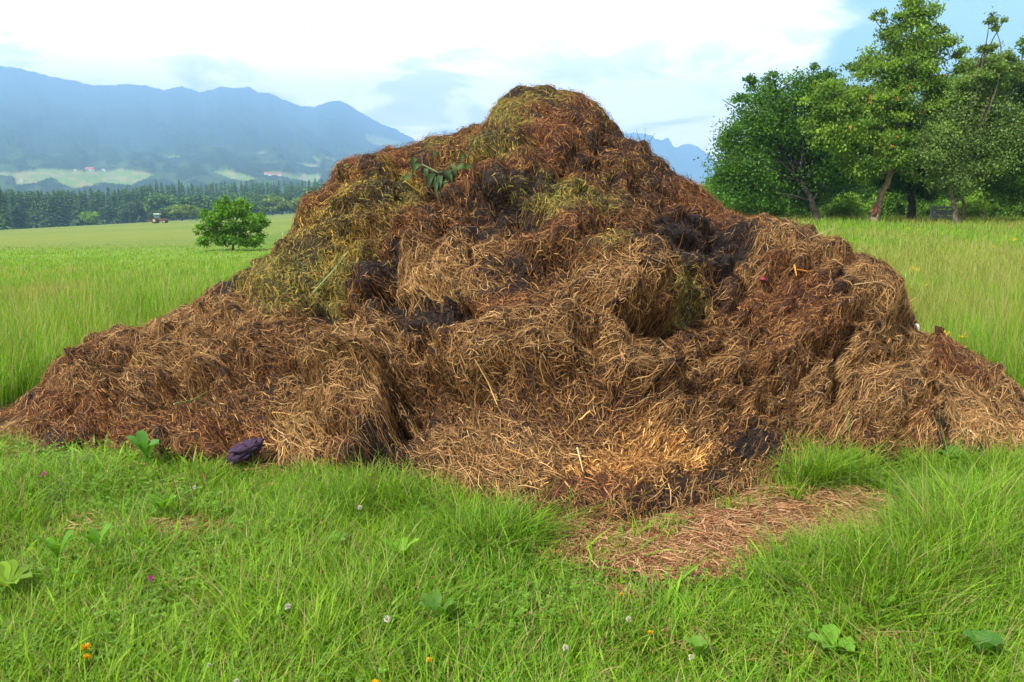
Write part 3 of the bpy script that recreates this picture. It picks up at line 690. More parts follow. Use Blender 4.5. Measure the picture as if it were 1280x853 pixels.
broad_plant(548, 800, "pale wide-leaved dock weed in the grass at bottom centre", 5, .16, .055, .8, 2, (.17, .38, .05))
broad_plant(872, 850, "toothed light green weed at the bottom edge right of centre", 6, .13, .045, .9, 3, (.2, .42, .04))
broad_plant(1224, 850, "single big oval-leaved weed in the bottom right corner", 4, .15, .07, .9, 4, (.12, .33, .05))
broad_plant(12, 760, "yellow green leafy weed at the left edge over a dark gap", 7, .20, .08, .5, 5, (.24, .42, .03))
broad_plant(75, 722, "narrow upright dock with lance leaves near the left edge", 5, .20, .05, 1.0, 6, (.17, .40, .03))
broad_plant(125, 712, "second upright dock with lance leaves beside a brown seed spike", 5, .18, .045, 1.0, 7, (.15, .37, .03))
broad_plant(205, 660, "light leafy weed by the dry patch left of centre", 5, .18, .06, .8, 8, (.18, .4, .03))
broad_plant(1040, 838, "spreading weed with rounded leaves beside the brown patch at bottom right", 6, .14, .06, .4, 9, (.18, .40, .04))
broad_plant(185, 592, "jagged leafy sprout at the foot of the heap on the left", 6, .26, .07, .9, 10, (.12, .32, .05))
broad_plant(1190, 596, "round-leaved weed at the right foot of the heap", 5, .18, .09, .7, 11, (.16, .36, .05))
broad_plant(1100, 790, "small round-leaved sprout on the right among long grass", 4, .10, .05, .8, 12, (.22, .44, .04))
broad_plant(420, 700, "low leafy rosette left of the middle of the lawn", 6, .10, .04, .4, 13, (.17, .38, .04))

# flowers
def flower(px, py, kind, label, gh=.16, r=.016):
    b = on_ground(np.array(px * 1.), np.array(py + 6.), gh); rg = np.random.default_rng(int(px * 7 + py))
    x, y = b[0], b[1]; z0 = float(gz(x, y)); nm = {'dandelion': 'dandelion', 'white': 'white_clover', 'pink': 'red_clover'}[kind]
    root = empty(nm, (x, y, z0)); tag(root, label, {'dandelion': 'dandelion', 'white': 'clover flower', 'pink': 'clover flower'}[kind], {'dandelion': 'yellow flowers in the near grass', 'white': 'white clover blossoms', 'pink': 'pink clover blossoms'}[kind])
    g_ = Geo(); g_.tube([(x, y, z0), (x + .005, y, z0 + gh * .5), (x, y, z0 + gh)], .0015, 5, (.12, .28, .05)); g_.make("stem", M_grass, root)
    pr = []; n = 70 if kind != 'dandelion' else 60
    c = np.array([x, y, z0 + gh])
    if kind == 'dandelion':
        a_ = rg.random(n) * 6.28; el = rg.uniform(.05, 1.1, n); D = nrm(np.stack([np.cos(a_) * np.cos(el), np.sin(a_) * np.cos(el), np.sin(el)], -1) + [0, -.25, 0])
        col_ = np.array([.85, .50, .01]) * rg.uniform(.85, 1.1, (n, 1)); P = np.repeat(c[None], n, 0); ln = np.full(n, r); wd = np.full(n, .005)
    else:
        D = nrm(rg.normal(size=(n, 3)) + [0, 0, .5]); P = c + D * r * .35; ln = np.full(n, r * .65); wd = np.full(n, .005)
        col_ = (np.array([.75, .70, .62]) if kind == 'white' else np.array([.62, .10, .38])) * rg.uniform(.75, 1.1, (n, 1))
    U = nrm(np.cross(D, rg.normal(size=(n, 3))))
    V, T, C = leafquads(P, D, U, ln, wd, col_); mesh_obj("blossom", V, T, M_petal, root, C, fsize=3)
for a_ in [(107, 803, 'dandelion', "upper of the two yellow dandelions at the bottom left corner", .16, .020), (109, 815, 'dandelion', "lower of the two yellow dandelions at the bottom left corner", .14, .016),
           (469, 848, 'dandelion', "yellow dandelion at the very bottom edge left of centre", .14, .014), (536, 820, 'dandelion', "small yellow flower in the grass at bottom centre", .14, .012),
           (777, 737, 'dandelion', "small yellow flower at the lower end of the trampled straw", .12, .011), (813, 785, 'dandelion', "orange yellow flower below the trampled straw", .12, .011),
           (360, 752, 'white', "white clover blossom left of the bottom centre", .15, .015), (484, 768, 'white', "white clover blossom beside a dark stalk near bottom centre", .16, .014), (261, 826, 'white', "tiny white clover blossom low on the left", .13, .008),
           (296, 846, 'white', "white clover blossom at the bottom edge on the left", .13, .010), (450, 628, 'white', "small white clover blossom near the dark hollow of the heap", .16, .013), (243, 602, 'white', "white blossom just under the purple lump", .15, .011),
           (707, 804, 'white', "white clover blossom low in the grass right of centre", .13, .012), (786, 768, 'white', "pale clover blossom under the yellow flower by the straw", .12, .012), (864, 815, 'white', "white clover blossom above the toothed weed", .13, .010),
           (188, 716, 'pink', "magenta clover blossom left of centre in the grass", .15, .013), (54, 587, 'pink', "pale pink clover blossom at the left edge below the heap", .18, .018)]:
    flower(*a_)

def seed_stalk(px, py, top, label, seed, col=(.42, .36, .16)):
    rg = np.random.default_rng(seed); b = on_ground(np.array(px * 1.), np.array(py * 1.)); Yb = b[1]
    tp = at(top[0], top[1], Yb - .05); pts = [b + (tp - b) * t + np.array([.02 * math.sin(t * 3), 0, .03 * math.sin(t * 3.1)]) for t in np.linspace(0, 1, 9)]
    root = empty("grass_stalk", tuple(b)); tag(root, label, "grass stalk", "seeding grass stalks")
    g_ = Geo(); g_.tube(pts, .0016, 5, col); g_.make("stem", M_grass, root)
    g_ = Geo(); n = 60; k = rg.uniform(.55, 1, n); P = np.array([np.interp(k * 8, range(9), [p[i] for p in pts]) for i in range(3)]).T
    T = nrm(tp - b); D = nrm(T[None] + rg.normal(0, .35, (n, 3))); U = nrm(np.cross(D, rg.normal(size=(n, 3))))
    V, Tq, C = leafquads(P, D, U, np.full(n, .014), np.full(n, .004), np.array(col)[None] * rg.uniform(.7, 1.3, (n, 1))); mesh_obj("seed_head", V, Tq, M_grass, root, C, fsize=3)
seed_stalk(905, 880, (868, 785), "pale dry grass stalk leaning left at bottom right of centre", 1)
seed_stalk(1030, 790, (1002, 732), "short pale stalk before the dark tuft on the right", 2)
seed_stalk(940, 700, (985, 536), "tall green seeding stalk over the right foot of the heap", 3, (.2, .34, .08))
seed_stalk(1060, 640, (1056, 505), "tallest seeding stalk standing before the heap on the right", 4, (.22, .34, .09))
seed_stalk(375, 620, (372, 580), "thin stalk left of the dark hollow", 5, (.2, .34, .08))
seed_stalk(520, 650, (512, 575), "green seeding stalk in front of the dark hollow", 6, (.2, .34, .08))
seed_stalk(485, 800, (478, 735), "thin pale stalk beside the white clover near bottom centre", 7)
seed_stalk(30, 700, (24, 600), "dry yellow stalk at the left edge of the lawn", 8)
seed_stalk(700, 690, (712, 610), "single green stalk before the orange litter", 9, (.18, .36, .06))

def field_flower(px, py, size, label, col=(.85, .55, .02), n=14, name="buttercup", cat="buttercup", group="yellow flowers in the right meadow"):
    Yb = 9.0
    for _ in range(12):
        P = at(px, py, Yb); Yb = np.clip(Yb * 1.0 + (P[2] - (float(gz(P[0], P[1])) + .33)) * 1.7 / max(.05, (CAMZ - .33)) * Yb * .5, 5.2, 36)
    P = at(px, py, Yb); z0 = float(gz(P[0], P[1])); rg = np.random.default_rng(int(px * 3 + py))
    root = empty(name, (P[0], P[1], z0)); tag(root, label, cat, group)
    g_ = Geo(); g_.tube([(P[0], P[1], z0), (P[0], P[1], P[2])], .003, 4, (.14, .28, .05)); g_.make("stem", M_grass, root)
    s = size / F * Yb * .5
    C0 = P + rg.normal(0, 1, (n, 3)) * np.array([s * .6, s * .5, s * .35]); D = nrm(rg.normal(size=(n, 3)) + [0, -.3, .6]); U = nrm(np.cross(D, rg.normal(size=(n, 3))))
    V, T, C = leafquads(C0, D, U, np.full(n, max(.012, s * .5)), np.full(n, max(.012, s * .5)), np.array(col)[None] * rg.uniform(.8, 1.1, (n, 1))); mesh_obj("blossom", V, T, M_petal, root, C, fsize=3)
for (x_, y_, s_, l_) in [(1140, 336, 8, "yellow flowers left of a pair in the right meadow above the heap's shoulder"), (1147, 337, 6, "yellow flower right of the pair in the right meadow"), (1159, 357, 5, "lone yellow flower in the middle of the right meadow"), (1184, 418, 12, "largest orange yellow flower cluster by the heap's right edge"),
                         (1203, 420, 8, "smaller yellow cluster right of the largest one"), (1158, 424, 8, "yellow cluster half hidden by the heap's right edge"), (1208, 434, 4, "lowest yellow flower near the right edge of the heap"), (1266, 299, 8, "yellow flowers high at the right edge of the meadow"), (1135, 286, 4, "yellow flower below the leaning tree"), (1150, 287, 4, "yellow flower between two orchard trunks"), (1024, 293, 5, "yellow flower in the meadow left of the leaning tree"), (1066, 302, 3, "faint yellow flower in the meadow under the leaning tree"), (1134, 378, 6, "yellow flowers beside the heap's steep right flank"), (1243, 309, 4, "small yellow flower near the right edge of the meadow")]:
    field_flower(x_, y_, s_, l_)
for (x_, y_, l_) in [(1254, 314, "pink flower high at the right of the meadow"), (90, 372, "pink flower in the left meadow beside the heap"), (1207, 348, "faint pink flower in the middle right meadow")]:
    field_flower(x_, y_, 5, l_, (.6, .25, .4), 10, "pink_flower", "wildflower", "pink wildflowers in the meadow")

# ------------------------------------------------------------------ things on the heap
def leafy_plant(px, py):
    P, n = heap_z(px, py); root = empty("wilted_weed", tuple(P)); tag(root, "wilted dark green leafy plant thrown on the upper left of the heap", "plant")
    rg = np.random.default_rng(3)
    spec = [(-6, 8, -10, 34, 12), (4, 4, 2, 40, 13), (10, 0, 22, 22, 14), (-14, -2, -24, 16, 10), (0, 6, -4, 52, 10), (22, -4, 42, 6, 12), (14, 2, 16, 30, 11), (-24, -14, -40, -2, 12), (-8, -16, 6, -22, 10), (26, -10, 40, -18, 9), (-2, 2, -16, 36, 11), (6, 8, 12, 44, 12), (16, -8, 34, 16, 11), (-18, -8, -34, 12, 10), (30, 4, 52, -8, 9), (-30, 6, -52, 22, 9)]
    for (x0, y0, x1, y1, wd) in [(q[0], q[1], q[0] + (q[2] - q[0]) * .72 + rg.normal(0, 2), q[1] + (q[3] - q[1]) * .62 + rg.normal(0, 2), q[4] * rg.uniform(.7, 1)) for q in spec]:
        p0 = at(px + x0, py + y0, P[1] - .10); Yt = P[1] - .10 - .12 * (y1 / 50)
        p1 = at(px + x1, py + y1, P[1] - .14 - .25 * max(0, y1) / 50); K = 6; vs = []; T_ = nrm(p1 - p0); sd_ = nrm(np.cross(T_, [0, -1, .3])); L_ = np.linalg.norm(p1 - p0)
        for i in range(K + 1):
            t = i / K; w_ = wd / F * P[1] * math.sin(math.pi * max(.05, min(.98, t))) ** .7 * .33
            c_ = p0 + (p1 - p0) * t + np.array([0, -.06, .05]) * math.sin(t * 3.1); vs += [c_ - sd_ * w_ + [0, -.012, 0], c_, c_ + sd_ * w_ + [0, -.012, 0]]
        fs = []
        for i in range(K): k = i * 3; fs += [(k, k + 1, k + 4, k + 3), (k + 1, k + 2, k + 5, k + 4)]
        g_ = Geo(); g_.add(vs, fs, np.array([.06, .115, .04]) * rg.uniform(.5, 1.7)); g_.make("leaf", M_leaf, root, True)
    g_ = Geo(); g_.tube([at(px - 20, py - 10, P[1] - .06), at(px, py, P[1] - .14), at(px + 26, py - 4, P[1] - .10)], .007, 6, (.2, .28, .1)); g_.make("stem", M_leaf, root)
leafy_plant(548, 216)
# purple lump
P, n = heap_z(316, 556); P = np.array([P[0], P[1] - .13, P[2] + .0]); root = None
vs = []; nu_, nv_ = 36, 22
for j in range(nv_ + 1):
    for i in range(nu_):
        th = i / nu_ * 6.283; ph = (j / nv_ - .5) * math.pi
        vs.append((math.cos(ph) * math.cos(th), math.cos(ph) * math.sin(th), math.sin(ph)))
D = np.array(vs); D = np.sign(D) * np.abs(D) ** .8; nzv = fbm(D[:, 0] * 3 + D[:, 2] * 2 + 5, D[:, 1] * 3 - D[:, 2] * 4, 4, 8); cre = np.abs(fbm(D[:, 0] * 7 + D[:, 2] * 4, D[:, 1] * 7 + D[:, 2] * 5, 3, 19) - .5)
r_ = .35 + 1.15 * nzv - .34 * np.exp(-cre * 16) + .5 * (fbm(D[:, 0] * 9, D[:, 1] * 9 + D[:, 2] * 9, 3, 29) - .5)
V = D * r_[:, None] * np.array([.115, .07, .052]); ca, sa = math.cos(.42), math.sin(.42)
V = np.stack([V[:, 0] * ca - V[:, 2] * sa, V[:, 1], V[:, 0] * sa + V[:, 2] * ca], -1) + P
fs = [(j * nu_ + i, j * nu_ + (i + 1) % nu_, (j + 1) * nu_ + (i + 1) % nu_, (j + 1) * nu_ + i) for j in range(nv_) for i in range(nu_)]
M_purple = flat("purple_crust", (.075, .035, .105, ), .5, 0, .6, 40) if False else flat("purple_crust", (.040, .020, .052), .9, 0, .8, 60)
tag(mesh_obj("purple_clod", V, fs, M_purple, None, None, True), "crumpled dark purple clod lying at the left foot of the heap", "clod")
# pale stone, plastic scraps
def pebble(px, py, r, col, name, label, cat, sq=(1, 1, .8)):
    P, n = heap_z(px, py); rg = np.random.default_rng(int(px)); g_ = []
    V = D * (.8 + .4 * fbm(D[:, 0] * 2 + px, D[:, 1] * 2 + D[:, 2] * 2, 3, 1))[:, None] * r * np.array(sq) + P + n * r * .7 + np.array([0, -.02, .01])
    tag(mesh_obj(name, V, fs, flat(name + "_surface", col, .6), None, None, True), label, cat)
pebble(188, 442, .015, (.26, .25, .22), "stone", "small pale grey stone on the left slope of the heap", "stone")
pebble(952, 350, .022, (.30, .03, .07), "beet_scrap", "dark red scrap of vegetable on the right part of the heap", "scrap", (1, 1, .6))
def scrap(px, py, dx, dy, wd, col, label):
    P, n = heap_z(px, py); p0 = at(px, py, P[1] - .07); p1 = at(px + dx, py + dy, P[1] - .09); T_ = nrm(p1 - p0); sd_ = nrm(np.cross(T_, [0, -1, 0])); vs = []
    for i in range(5):
        t = i / 4; c_ = p0 + (p1 - p0) * t + np.array([0, -.02 * math.sin(3 * t), .01 * math.sin(t * 5)]); w_ = wd * (1 - .4 * abs(t - .4)); vs += [c_ - sd_ * w_, c_ + sd_ * w_ + [0, .01, 0]]
    f_ = [(2 * i, 2 * i + 1, 2 * i + 3, 2 * i + 2) for i in range(4)]
    nb = len(vs); vs = vs + [v + np.array([0, .002, 0]) for v in vs]; f2 = f_ + [tuple(reversed([q + nb for q in f])) for f in f_]
    m_ = bpy.data.materials.get("plastic_scrap") or flat("plastic_scrap", col, .3, 0, .1)
    tag(mesh_obj("plastic_scrap", vs, f2, m_), label, "scrap", "pale scraps stuck in the heap")
scrap(1145, 405, 4, 8, .008, (.62, .64, .66), "pale shiny scrap on the heap's right edge above the meadow")
scrap(952, 342, 2, -8, .004, (.6, .6, .62), "thin white scrap above the dark red scrap")
scrap(1015, 398, 0, -14, .006, (.6, .6, .62), "upright grey strip on the right of the heap")
scrap(850, 403, 8, 4, .005, (.6, .6, .62), "small curled white scrap right of the middle of the heap")
scrap(608, 391, 8, -3, .006, (.6, .6, .62), "tiny white scrap near the middle of the heap")
# dark tarp corner at the right foot
P, n = heap_z(965, 588); b = on_ground(np.array(965.), np.array(596.)); b = b + np.array([0, -.02, 0])
nx_, ny_ = 14, 8; vs = []
for j in range(ny_):
    for i in range(nx_):
        x_ = (i / (nx_ - 1) - .5) * .34; y_ = (j / (ny_ - 1) - .5) * .26; vs.append(b + np.array([x_, y_, .05 + .25 * (y_ + .13) + .02 * math.sin(x_ * 30 + y_ * 20) + .012 * math.cos(y_ * 50)]))
f_ = [(j * nx_ + i, j * nx_ + i + 1, (j + 1) * nx_ + i + 1, (j + 1) * nx_ + i) for j in range(ny_ - 1) for i in range(nx_ - 1)]
nb = len(vs); vs2 = vs + [v - np.array([0, 0, .003]) for v in vs]
tag(mesh_obj("tarp_corner", vs2, f_ + [tuple(reversed([q + nb for q in f])) for f in f_], flat("dark_tarp", (.035, .045, .06), .35), None, None, True), "crumpled corner of dark sheeting under the right foot of the heap", "tarp")

def twig(base_px, tips, label, th=.0035, col=(.06, .045, .03), depth=-.03, group="dry twigs sticking out of the heap", name="dry_twig"):
    P, n = heap_z(*base_px); Yb = P[1] + depth; root = empty(name, tuple(P)); tag(root, label, "twig", group); g_ = Geo(); rg = np.random.default_rng(int(base_px[0]))
    for (x_, y_) in tips:
        a_ = P - n * .03; b_ = at(x_, y_, Yb + rg.normal(0, .03)); pts = [a_ + (b_ - a_) * t + np.array([.012, 0, .008]) * math.sin(t * 3.1) for t in np.linspace(0, 1, 5)]
        g_.tube(pts, np.linspace(th, th * .35, 5), 5, col)
        for k in range(3):
            q = pts[2 + k % 3] if k < 2 else pts[4]; g_.tube([q, q + np.array([rg.normal(0, .03), 0, rg.uniform(.0, .05)])], th * .4, 4, col)
    g_.make("stem", M_bark, root)
twig((805, 192), [(797, 168), (806, 166), (815, 172), (790, 172)], "bare branching weed stalks on the skyline right of the peak")
twig((862, 232), [(858, 216), (864, 221), (855, 224)], "short bent twig on the skyline low on the right shoulder")
twig((552, 176), [(536, 169), (545, 168)], "thin stalk lying out over the left skyline of the heap", .003, (.2, .19, .14))
twig((345, 338), [(372, 283), (385, 270)], "long dry stalk leaning out over the left flank", .003, (.12, .07, .04))
twig((1010, 300), [(1046, 284), (1040, 288)], "pale grass stalk leaning over the right shoulder", .003, (.45, .4, .2))
def stalk(pts_px, label, th, col):
    pp = []
    for (x_, y_) in pts_px: P, n = heap_z(x_, y_); pp.append(P + np.array([0, -.05, .04]))
    pp = np.array(pp); k = np.linspace(0, len(pp) - 1, 14); pts = np.stack([np.interp(k, range(len(pp)), pp[:, i]) for i in range(3)], -1)
    root = empty("loose_stalk", tuple(pts[0])); tag(root, label, "stalk", "single stalks lying on the heap"); g_ = Geo(); g_.tube(pts, np.linspace(th, th * .5, 14), 6, col); g_.make("stem", M_straw, root)
stalk([(402, 440), (425, 414)], "thick pale stalk slanting over the left middle of the heap", .006, (.62, .46, .2))
stalk([(395, 372), (418, 345), (438, 320)], "pale green thick stalk on the left side of the heap", .007, (.25, .36, .14))
stalk([(222, 510), (245, 505), (262, 494)], "green stalk lying on the low left slope", .006, (.25, .42, .12))
stalk([(720, 565), (728, 595)], "pale straw stalk upright in the orange litter", .005, (.7, .5, .25))
stalk([(1005, 345), (995, 342)], "orange root piece on the right of the heap", .009, (.75, .3, .05))
stalk([(990, 338), (993, 350)], "second orange root piece crossing the first", .008, (.75, .3, .05))
stalk([(1065, 362), (1100, 357)], "long pale stalk across the right flank of the heap", .004, (.6, .46, .22))

# ------------------------------------------------------------------ trees
def build_tree(name, trunk, blobs, Y, n_leaf, leaf, cols, label, cat, group=None, seed=1, bark=(.10, .085, .065), tr=.16, sig=.36, extra=None, zbase=None, droop=.0, twigs=3):
    rg = np.random.default_rng(seed)
    tp = np.array([at(x, y, Y + dy) for (x, y, dy) in trunk]); base = tp[0].copy()
    base[2] = float(gz(base[0], base[1])) - .05 if zbase is None else zbase; tp[0] = base
    root = empty(name, tuple(base)); tag(root, label, cat, group)
    B = []
    for (x, y, r, dy) in blobs:
        B.append((at(x, y, Y + dy), r / F * (Y + dy)))
    g_ = Geo(); k = np.linspace(0, len(tp) - 1, 4 * len(tp)); pts = np.stack([np.interp(k, range(len(tp)), tp[:, i]) for i in range(3)], -1); pts[1:] += rg.normal(0, .02, pts[1:].shape)
    g_.tube(pts, np.linspace(tr, tr * .45, len(pts)) * (1 + .35 * np.exp(-np.arange(len(pts)) * .9)), 9, bark)
    fork = [pts[int(len(pts) * q)] for q in (.55, .72, .86)] + [pts[-1]]
    ends = []
    for (c, r) in B:
        f = min(fork, key=lambda p: np.linalg.norm(p - c) + .8 * max(0, p[2] - c[2] + r)); d = np.linalg.norm(c - f)
        mid = (f + c) / 2 + np.array([rg.normal(0, .1) * d, rg.normal(0, .1) * d, .12 * d]); t = np.linspace(0, 1, 7)[:, None]
        curve = f * (1 - t) ** 2 + 2 * mid * t * (1 - t) + c * t * t; g_.tube(curve, np.linspace(min(tr * .4, .03 + d * .012), .014, 7), 6, bark)
        for _ in range(twigs + int(r * 3)):
            e = c + nrm(rg.normal(size=3)) * r * rg.uniform(.6, 1.0); m_ = (c + e) / 2 + rg.normal(0, .1 * r, 3); t2 = np.linspace(0, 1, 4)[:, None]
            g_.tube(c * (1 - t2) ** 2 + 2 * m_ * t2 * (1 - t2) + e * t2 * t2, np.linspace(.013, .004, 4), 4, bark, False); ends.append(e)
    g_.make("trunk", M_bark, root, True)
    vol = np.array([r ** 2.2 for (_, r) in B]); vol /= vol.sum(); P = []; Cc = []
    for (c, r), q in zip(B, vol):
        nl = int(n_leaf * q); nc = max(4, int(r * r * 34))
        cen = c + nrm(rg.normal(size=(nc, 3))) * (rg.random((nc, 1)) ** .42) * r * np.array([1, 1, .88])
        w_ = rg.random(nc) + .3; w_ /= w_.sum(); id_ = rg.choice(nc, nl, p=w_)
        s_ = min(sig, r * .35)
        P.append(cen[id_] + rg.normal(0, 1, (nl, 3)) * np.array([s_, s_, s_ * .55])); tone = rg.uniform(.65, 1.35, nc)[id_]
        pick = rg.random(nc)[id_]
        cc = np.array(cols[0]) * (1 - pick[:, None]) + np.array(cols[1]) * pick[:, None]; Cc.append(cc * tone[:, None] * rg.uniform(.75, 1.25, (nl, 1)))
    P = np.concatenate(P); Cc = np.concatenate(Cc); n = len(P)
    if extra is not None:
        for (x, y, r, dy, c) in extra:
            ex_, ey_ = proj(P); d_ = (np.hypot(ex_ - x, ey_ - y) < r * .42) & (P[:, 1] < Y); Cc[d_] = np.array(c) * np.array([.85, .9, 1]) * rg.uniform(.7, 1.2, (d_.sum(), 1))
    D_ = nrm(rg.normal(size=(n, 3)) + [0, 0, -.5 - droop]); U = nrm(np.cross(D_, rg.normal(size=(n, 3)) + [0, 0, 1.2])); sz = leaf * rg.uniform(.6, 1.3, n)
    V, T, C = leafquads(P, D_, U, sz, sz * .62, Cc); mesh_obj("crown", V, T, M_leaf, root, C, fsize=3)
    return root
G1, G2, G3, G4 = (.095, .215, .024), (.18, .33, .032), (.24, .37, .04), (.19, .29, .06)
build_tree("orchard_tree", [(1022, 276, 0), (1018, 262, 0), (1012, 245, 0), (1000, 228, 0)],
           [(928, 205, 34, 0), (945, 152, 30, 0), (967, 118, 20, 0), (925, 240, 28, 0), (985, 165, 42, 1), (1000, 118, 26, 0), (1025, 108, 22, 0), (1030, 165, 40, 1), (980, 220, 38, 1.5), (1045, 215, 36, 1), (940, 106, 10, 0), (915, 172, 18, 0), (903, 125, 0.1, 0), (925, 120, 10, 0), (1005, 245, 24, 2), (960, 250, 24, 0), (905, 222, 16, 0), (1018, 84, 6, 0), (1038, 92, 8, 0), (962, 96, 9, 0), (950, 240, 26, 1), (1062, 180, 34, 1)],
           38, 80000, .12, (G1, (.085, .20, .028)), "broad dark green tree with low spreading crown at the left end of the orchard", "tree", "orchard trees at the meadow's edge", 101, (.045, .04, .035), .19)
build_tree("orchard_tree", [(1092, 284, 0), (1096, 262, 0), (1101, 244, 0), (1111, 226, 0), (1120, 200, .2), (1126, 165, .3), (1131, 120, .3)],
           [(1130, 45, 26, 0), (1150, 16, 18, 0), (1110, 78, 28, 0), (1076, 84, 14, 0), (1040, 128, 30, -.5), (1062, 162, 32, -.5), (1100, 130, 36, 0), (1150, 88, 28, 0), (1178, 52, 15, 0), (1172, 36, 10, 0), (1162, 130, 34, 0), (1112, 180, 32, -.5), (1080, 200, 24, -.5), (1192, 112, 26, 0), (1215, 125, 26, 0), (1240, 112, 20, 0), (1222, 158, 24, 0), (1140, 2, 14, 0), (1205, 86, 16, 0), (1102, 20, 8, 0), (1093, 24, 5, 0), (1160, 28, 9, 0), (1122, 20, 9, 0), (1205, 66, 10, 0), (1030, 160, 24, -.5), (1150, 60, 16, 0), (1070, 125, 22, 0), (1195, 140, 26, 0), (1075, 222, 12, -.3), (1135, 215, 14, -.4)],
           36, 66000, .12, ((.10, .20, .03), G3), "tall light green fruit tree with leaning pale trunk and orange leaves", "tree", "orchard trees at the meadow's edge", 102, (.22, .17, .13), .17, .22,
           [(1087, 120, 4, 0, (.75, .28, .03)), (1088, 125, 4, 0, (.75, .28, .03)), (1121, 122, 4, 0, (.75, .28, .03)), (1100, 134, 4, 0, (.75, .28, .03)), (1001, 163, 5, -.5, (.8, .35, .03)), (1115, 182, 5, -.5, (.8, .35, .03)), (1152, 140, 4, 0, (.7, .3, .05)), (1048, 141, 4, -.5, (.7, .3, .05)), (1180, 92, 4, 0, (.7, .25, .05)), (1103, 157, 4, 0, (.8, .35, .03)), (1122, 170, 4, -.3, (.8, .35, .03)), (1065, 160, 5, -.5, (.7, .3, .04)), (1098, 185, 5, -.5, (.75, .4, .05)), (1137, 108, 5, 0, (.7, .3, .04))], droop=.6)
build_tree("orchard_tree", [(1140, 278, 0), (1140, 258, 0), (1138, 240, 0), (1150, 220, 0)],
           [(1150, 180, 36, 1), (1130, 222, 26, 1), (1172, 212, 30, 1), (1110, 215, 24, 1), (1185, 170, 34, 1), (1160, 232, 18, 1), (1120, 150, 30, 1.5)], 38.5, 50000, .12, (G1, (.10, .21, .025)), "dark orchard tree with short forked trunk right behind the leaning tree", "tree", "orchard trees at the meadow's edge", 103, (.05, .045, .04), .2)
build_tree("orchard_tree", [(1196, 274, 0), (1192, 250, 0), (1186, 235, 0), (1200, 200, 0)],
           [(1192, 170, 30, 0), (1222, 150, 32, 0), (1232, 195, 32, 0), (1195, 222, 24, 0), (1252, 160, 30, 0), (1215, 120, 22, 0), (1240, 118, 16, 0), (1225, 88, 16, 0), (1250, 96, 20, 0), (1268, 86, 13, 0), (1206, 100, 14, 0), (1236, 62, 9, 0), (1165, 190, 20, 0), (1238, 20, 7, -1), (1244, 34, 6, -1), (1240, 78, 13, -1), (1262, 72, 9, -1), (1232, 60, 7, -1), (1250, 94, 14, -1), (1225, 95, 14, -1), (1256, 24, 5, -1)], 34.6, 56000, .10, (G4, (.15, .23, .07)), "greyish green orchard tree with a pair of stems and a wispy top", "tree", "orchard trees at the meadow's edge", 104, (.12, .10, .08), .11)
build_tree("orchard_tree", [(1203, 274, .6), (1205, 255, .6), (1198, 235, .6)], [(1215, 215, 18, 1), (1180, 228, 14, 1)], 35.2, 6000, .10, (G4, (.15, .23, .07)), "thin second stem with little foliage right beside the greyish tree", "tree", "orchard trees at the meadow's edge", 110, (.14, .11, .09), .09)
build_tree("orchard_tree", [(1296, 280, 0), (1294, 250, 0), (1300, 220, 0)],
           [(1272, 205, 34, 0), (1292, 150, 38, 0), (1262, 240, 24, 0), (1300, 100, 24, 0), (1278, 122, 22, 0), (1305, 225, 40, 0), (1330, 160, 50, 0), (1283, 65, 10, -1), (1276, 92, 12, 0), (1340, 110, 40, 0), (1345, 220, 40, 0), (1278, 52, 6, -1), (1268, 102, 10, 0)], 35.5, 66000, .11, ((.08, .18, .025), (.14, .26, .03)), "green tree at the right edge of the picture", "tree", "orchard trees at the meadow's edge", 105, (.06, .05, .04), .2)
for i, (x, y, r, Yd, lb, cs) in enumerate([(915, 262, 20, 40, "low light green shrub beside the heap's right shoulder", (G2, G3)), (958, 268, 18, 40, "low shrub under the left side of the dark tree", (G2, G3)), (1055, 262, 20, 43, "shrub between the dark tree and the leaning trunk", (G2, G3)), (1110, 258, 20, 45, "shrub right behind the leaning trunk", (G1, G2)), (1165, 258, 18, 46, "dark shrub between the middle trunks", (G1, G2)), (1225, 262, 22, 43, "bright shrub right of the paired stems", (G2, G3)), (1262, 262, 20, 42, "dark bush below the right edge tree", (G1, G2)), (1300, 262, 24, 44, "bush beyond the right frame edge", (G1, G2)), (1000, 262, 18, 45, "dark undergrowth bush behind the dark tree trunk", (G1, G2)),
                                           (890, 240, 14, 60, "pale green bush far behind the gap beside the heap", (G2, G3))]):
    build_tree("shrub", [(x, 279, 0), (x, 270, 0), (x, y, 0)], [(x, y, r * .8, 0), (x - r * .8, y + 3, r * .6, 0), (x + r * .8, y + 3, r * .6, .4), (x, y - r * .6, r * .5, .4)], Yd, 9000, .12, cs, lb, "shrub", "shrubs under the orchard trees", 120 + i, (.08, .07, .05), .05)
for i, (x, Yd, lb) in enumerate([(950, 58, "background tree behind the left end of the orchard"), (1050, 60, "background tree behind the leaning tree"), (1130, 58, "background tree behind the middle trunks"), (1210, 60, "background tree behind the paired stems"), (1290, 58, "background tree behind the right edge tree")]):
    build_tree("background_tree", [(x, 274, 0), (x, 250, 0), (x, 215, 0)], [(x, 205, 34, 0), (x - 30, 225, 26, 0), (x + 30, 222, 28, 0), (x - 6, 245, 28, 0), (x + 30, 250, 20, 0), (x - 34, 250, 20, 0), (x + 8, 180, 22, 0)], Yd, 30000, .17, (G1, (.06, .15, .025)), lb, "tree", "trees behind the orchard", 140 + i, (.05, .04, .035), .2, .4)
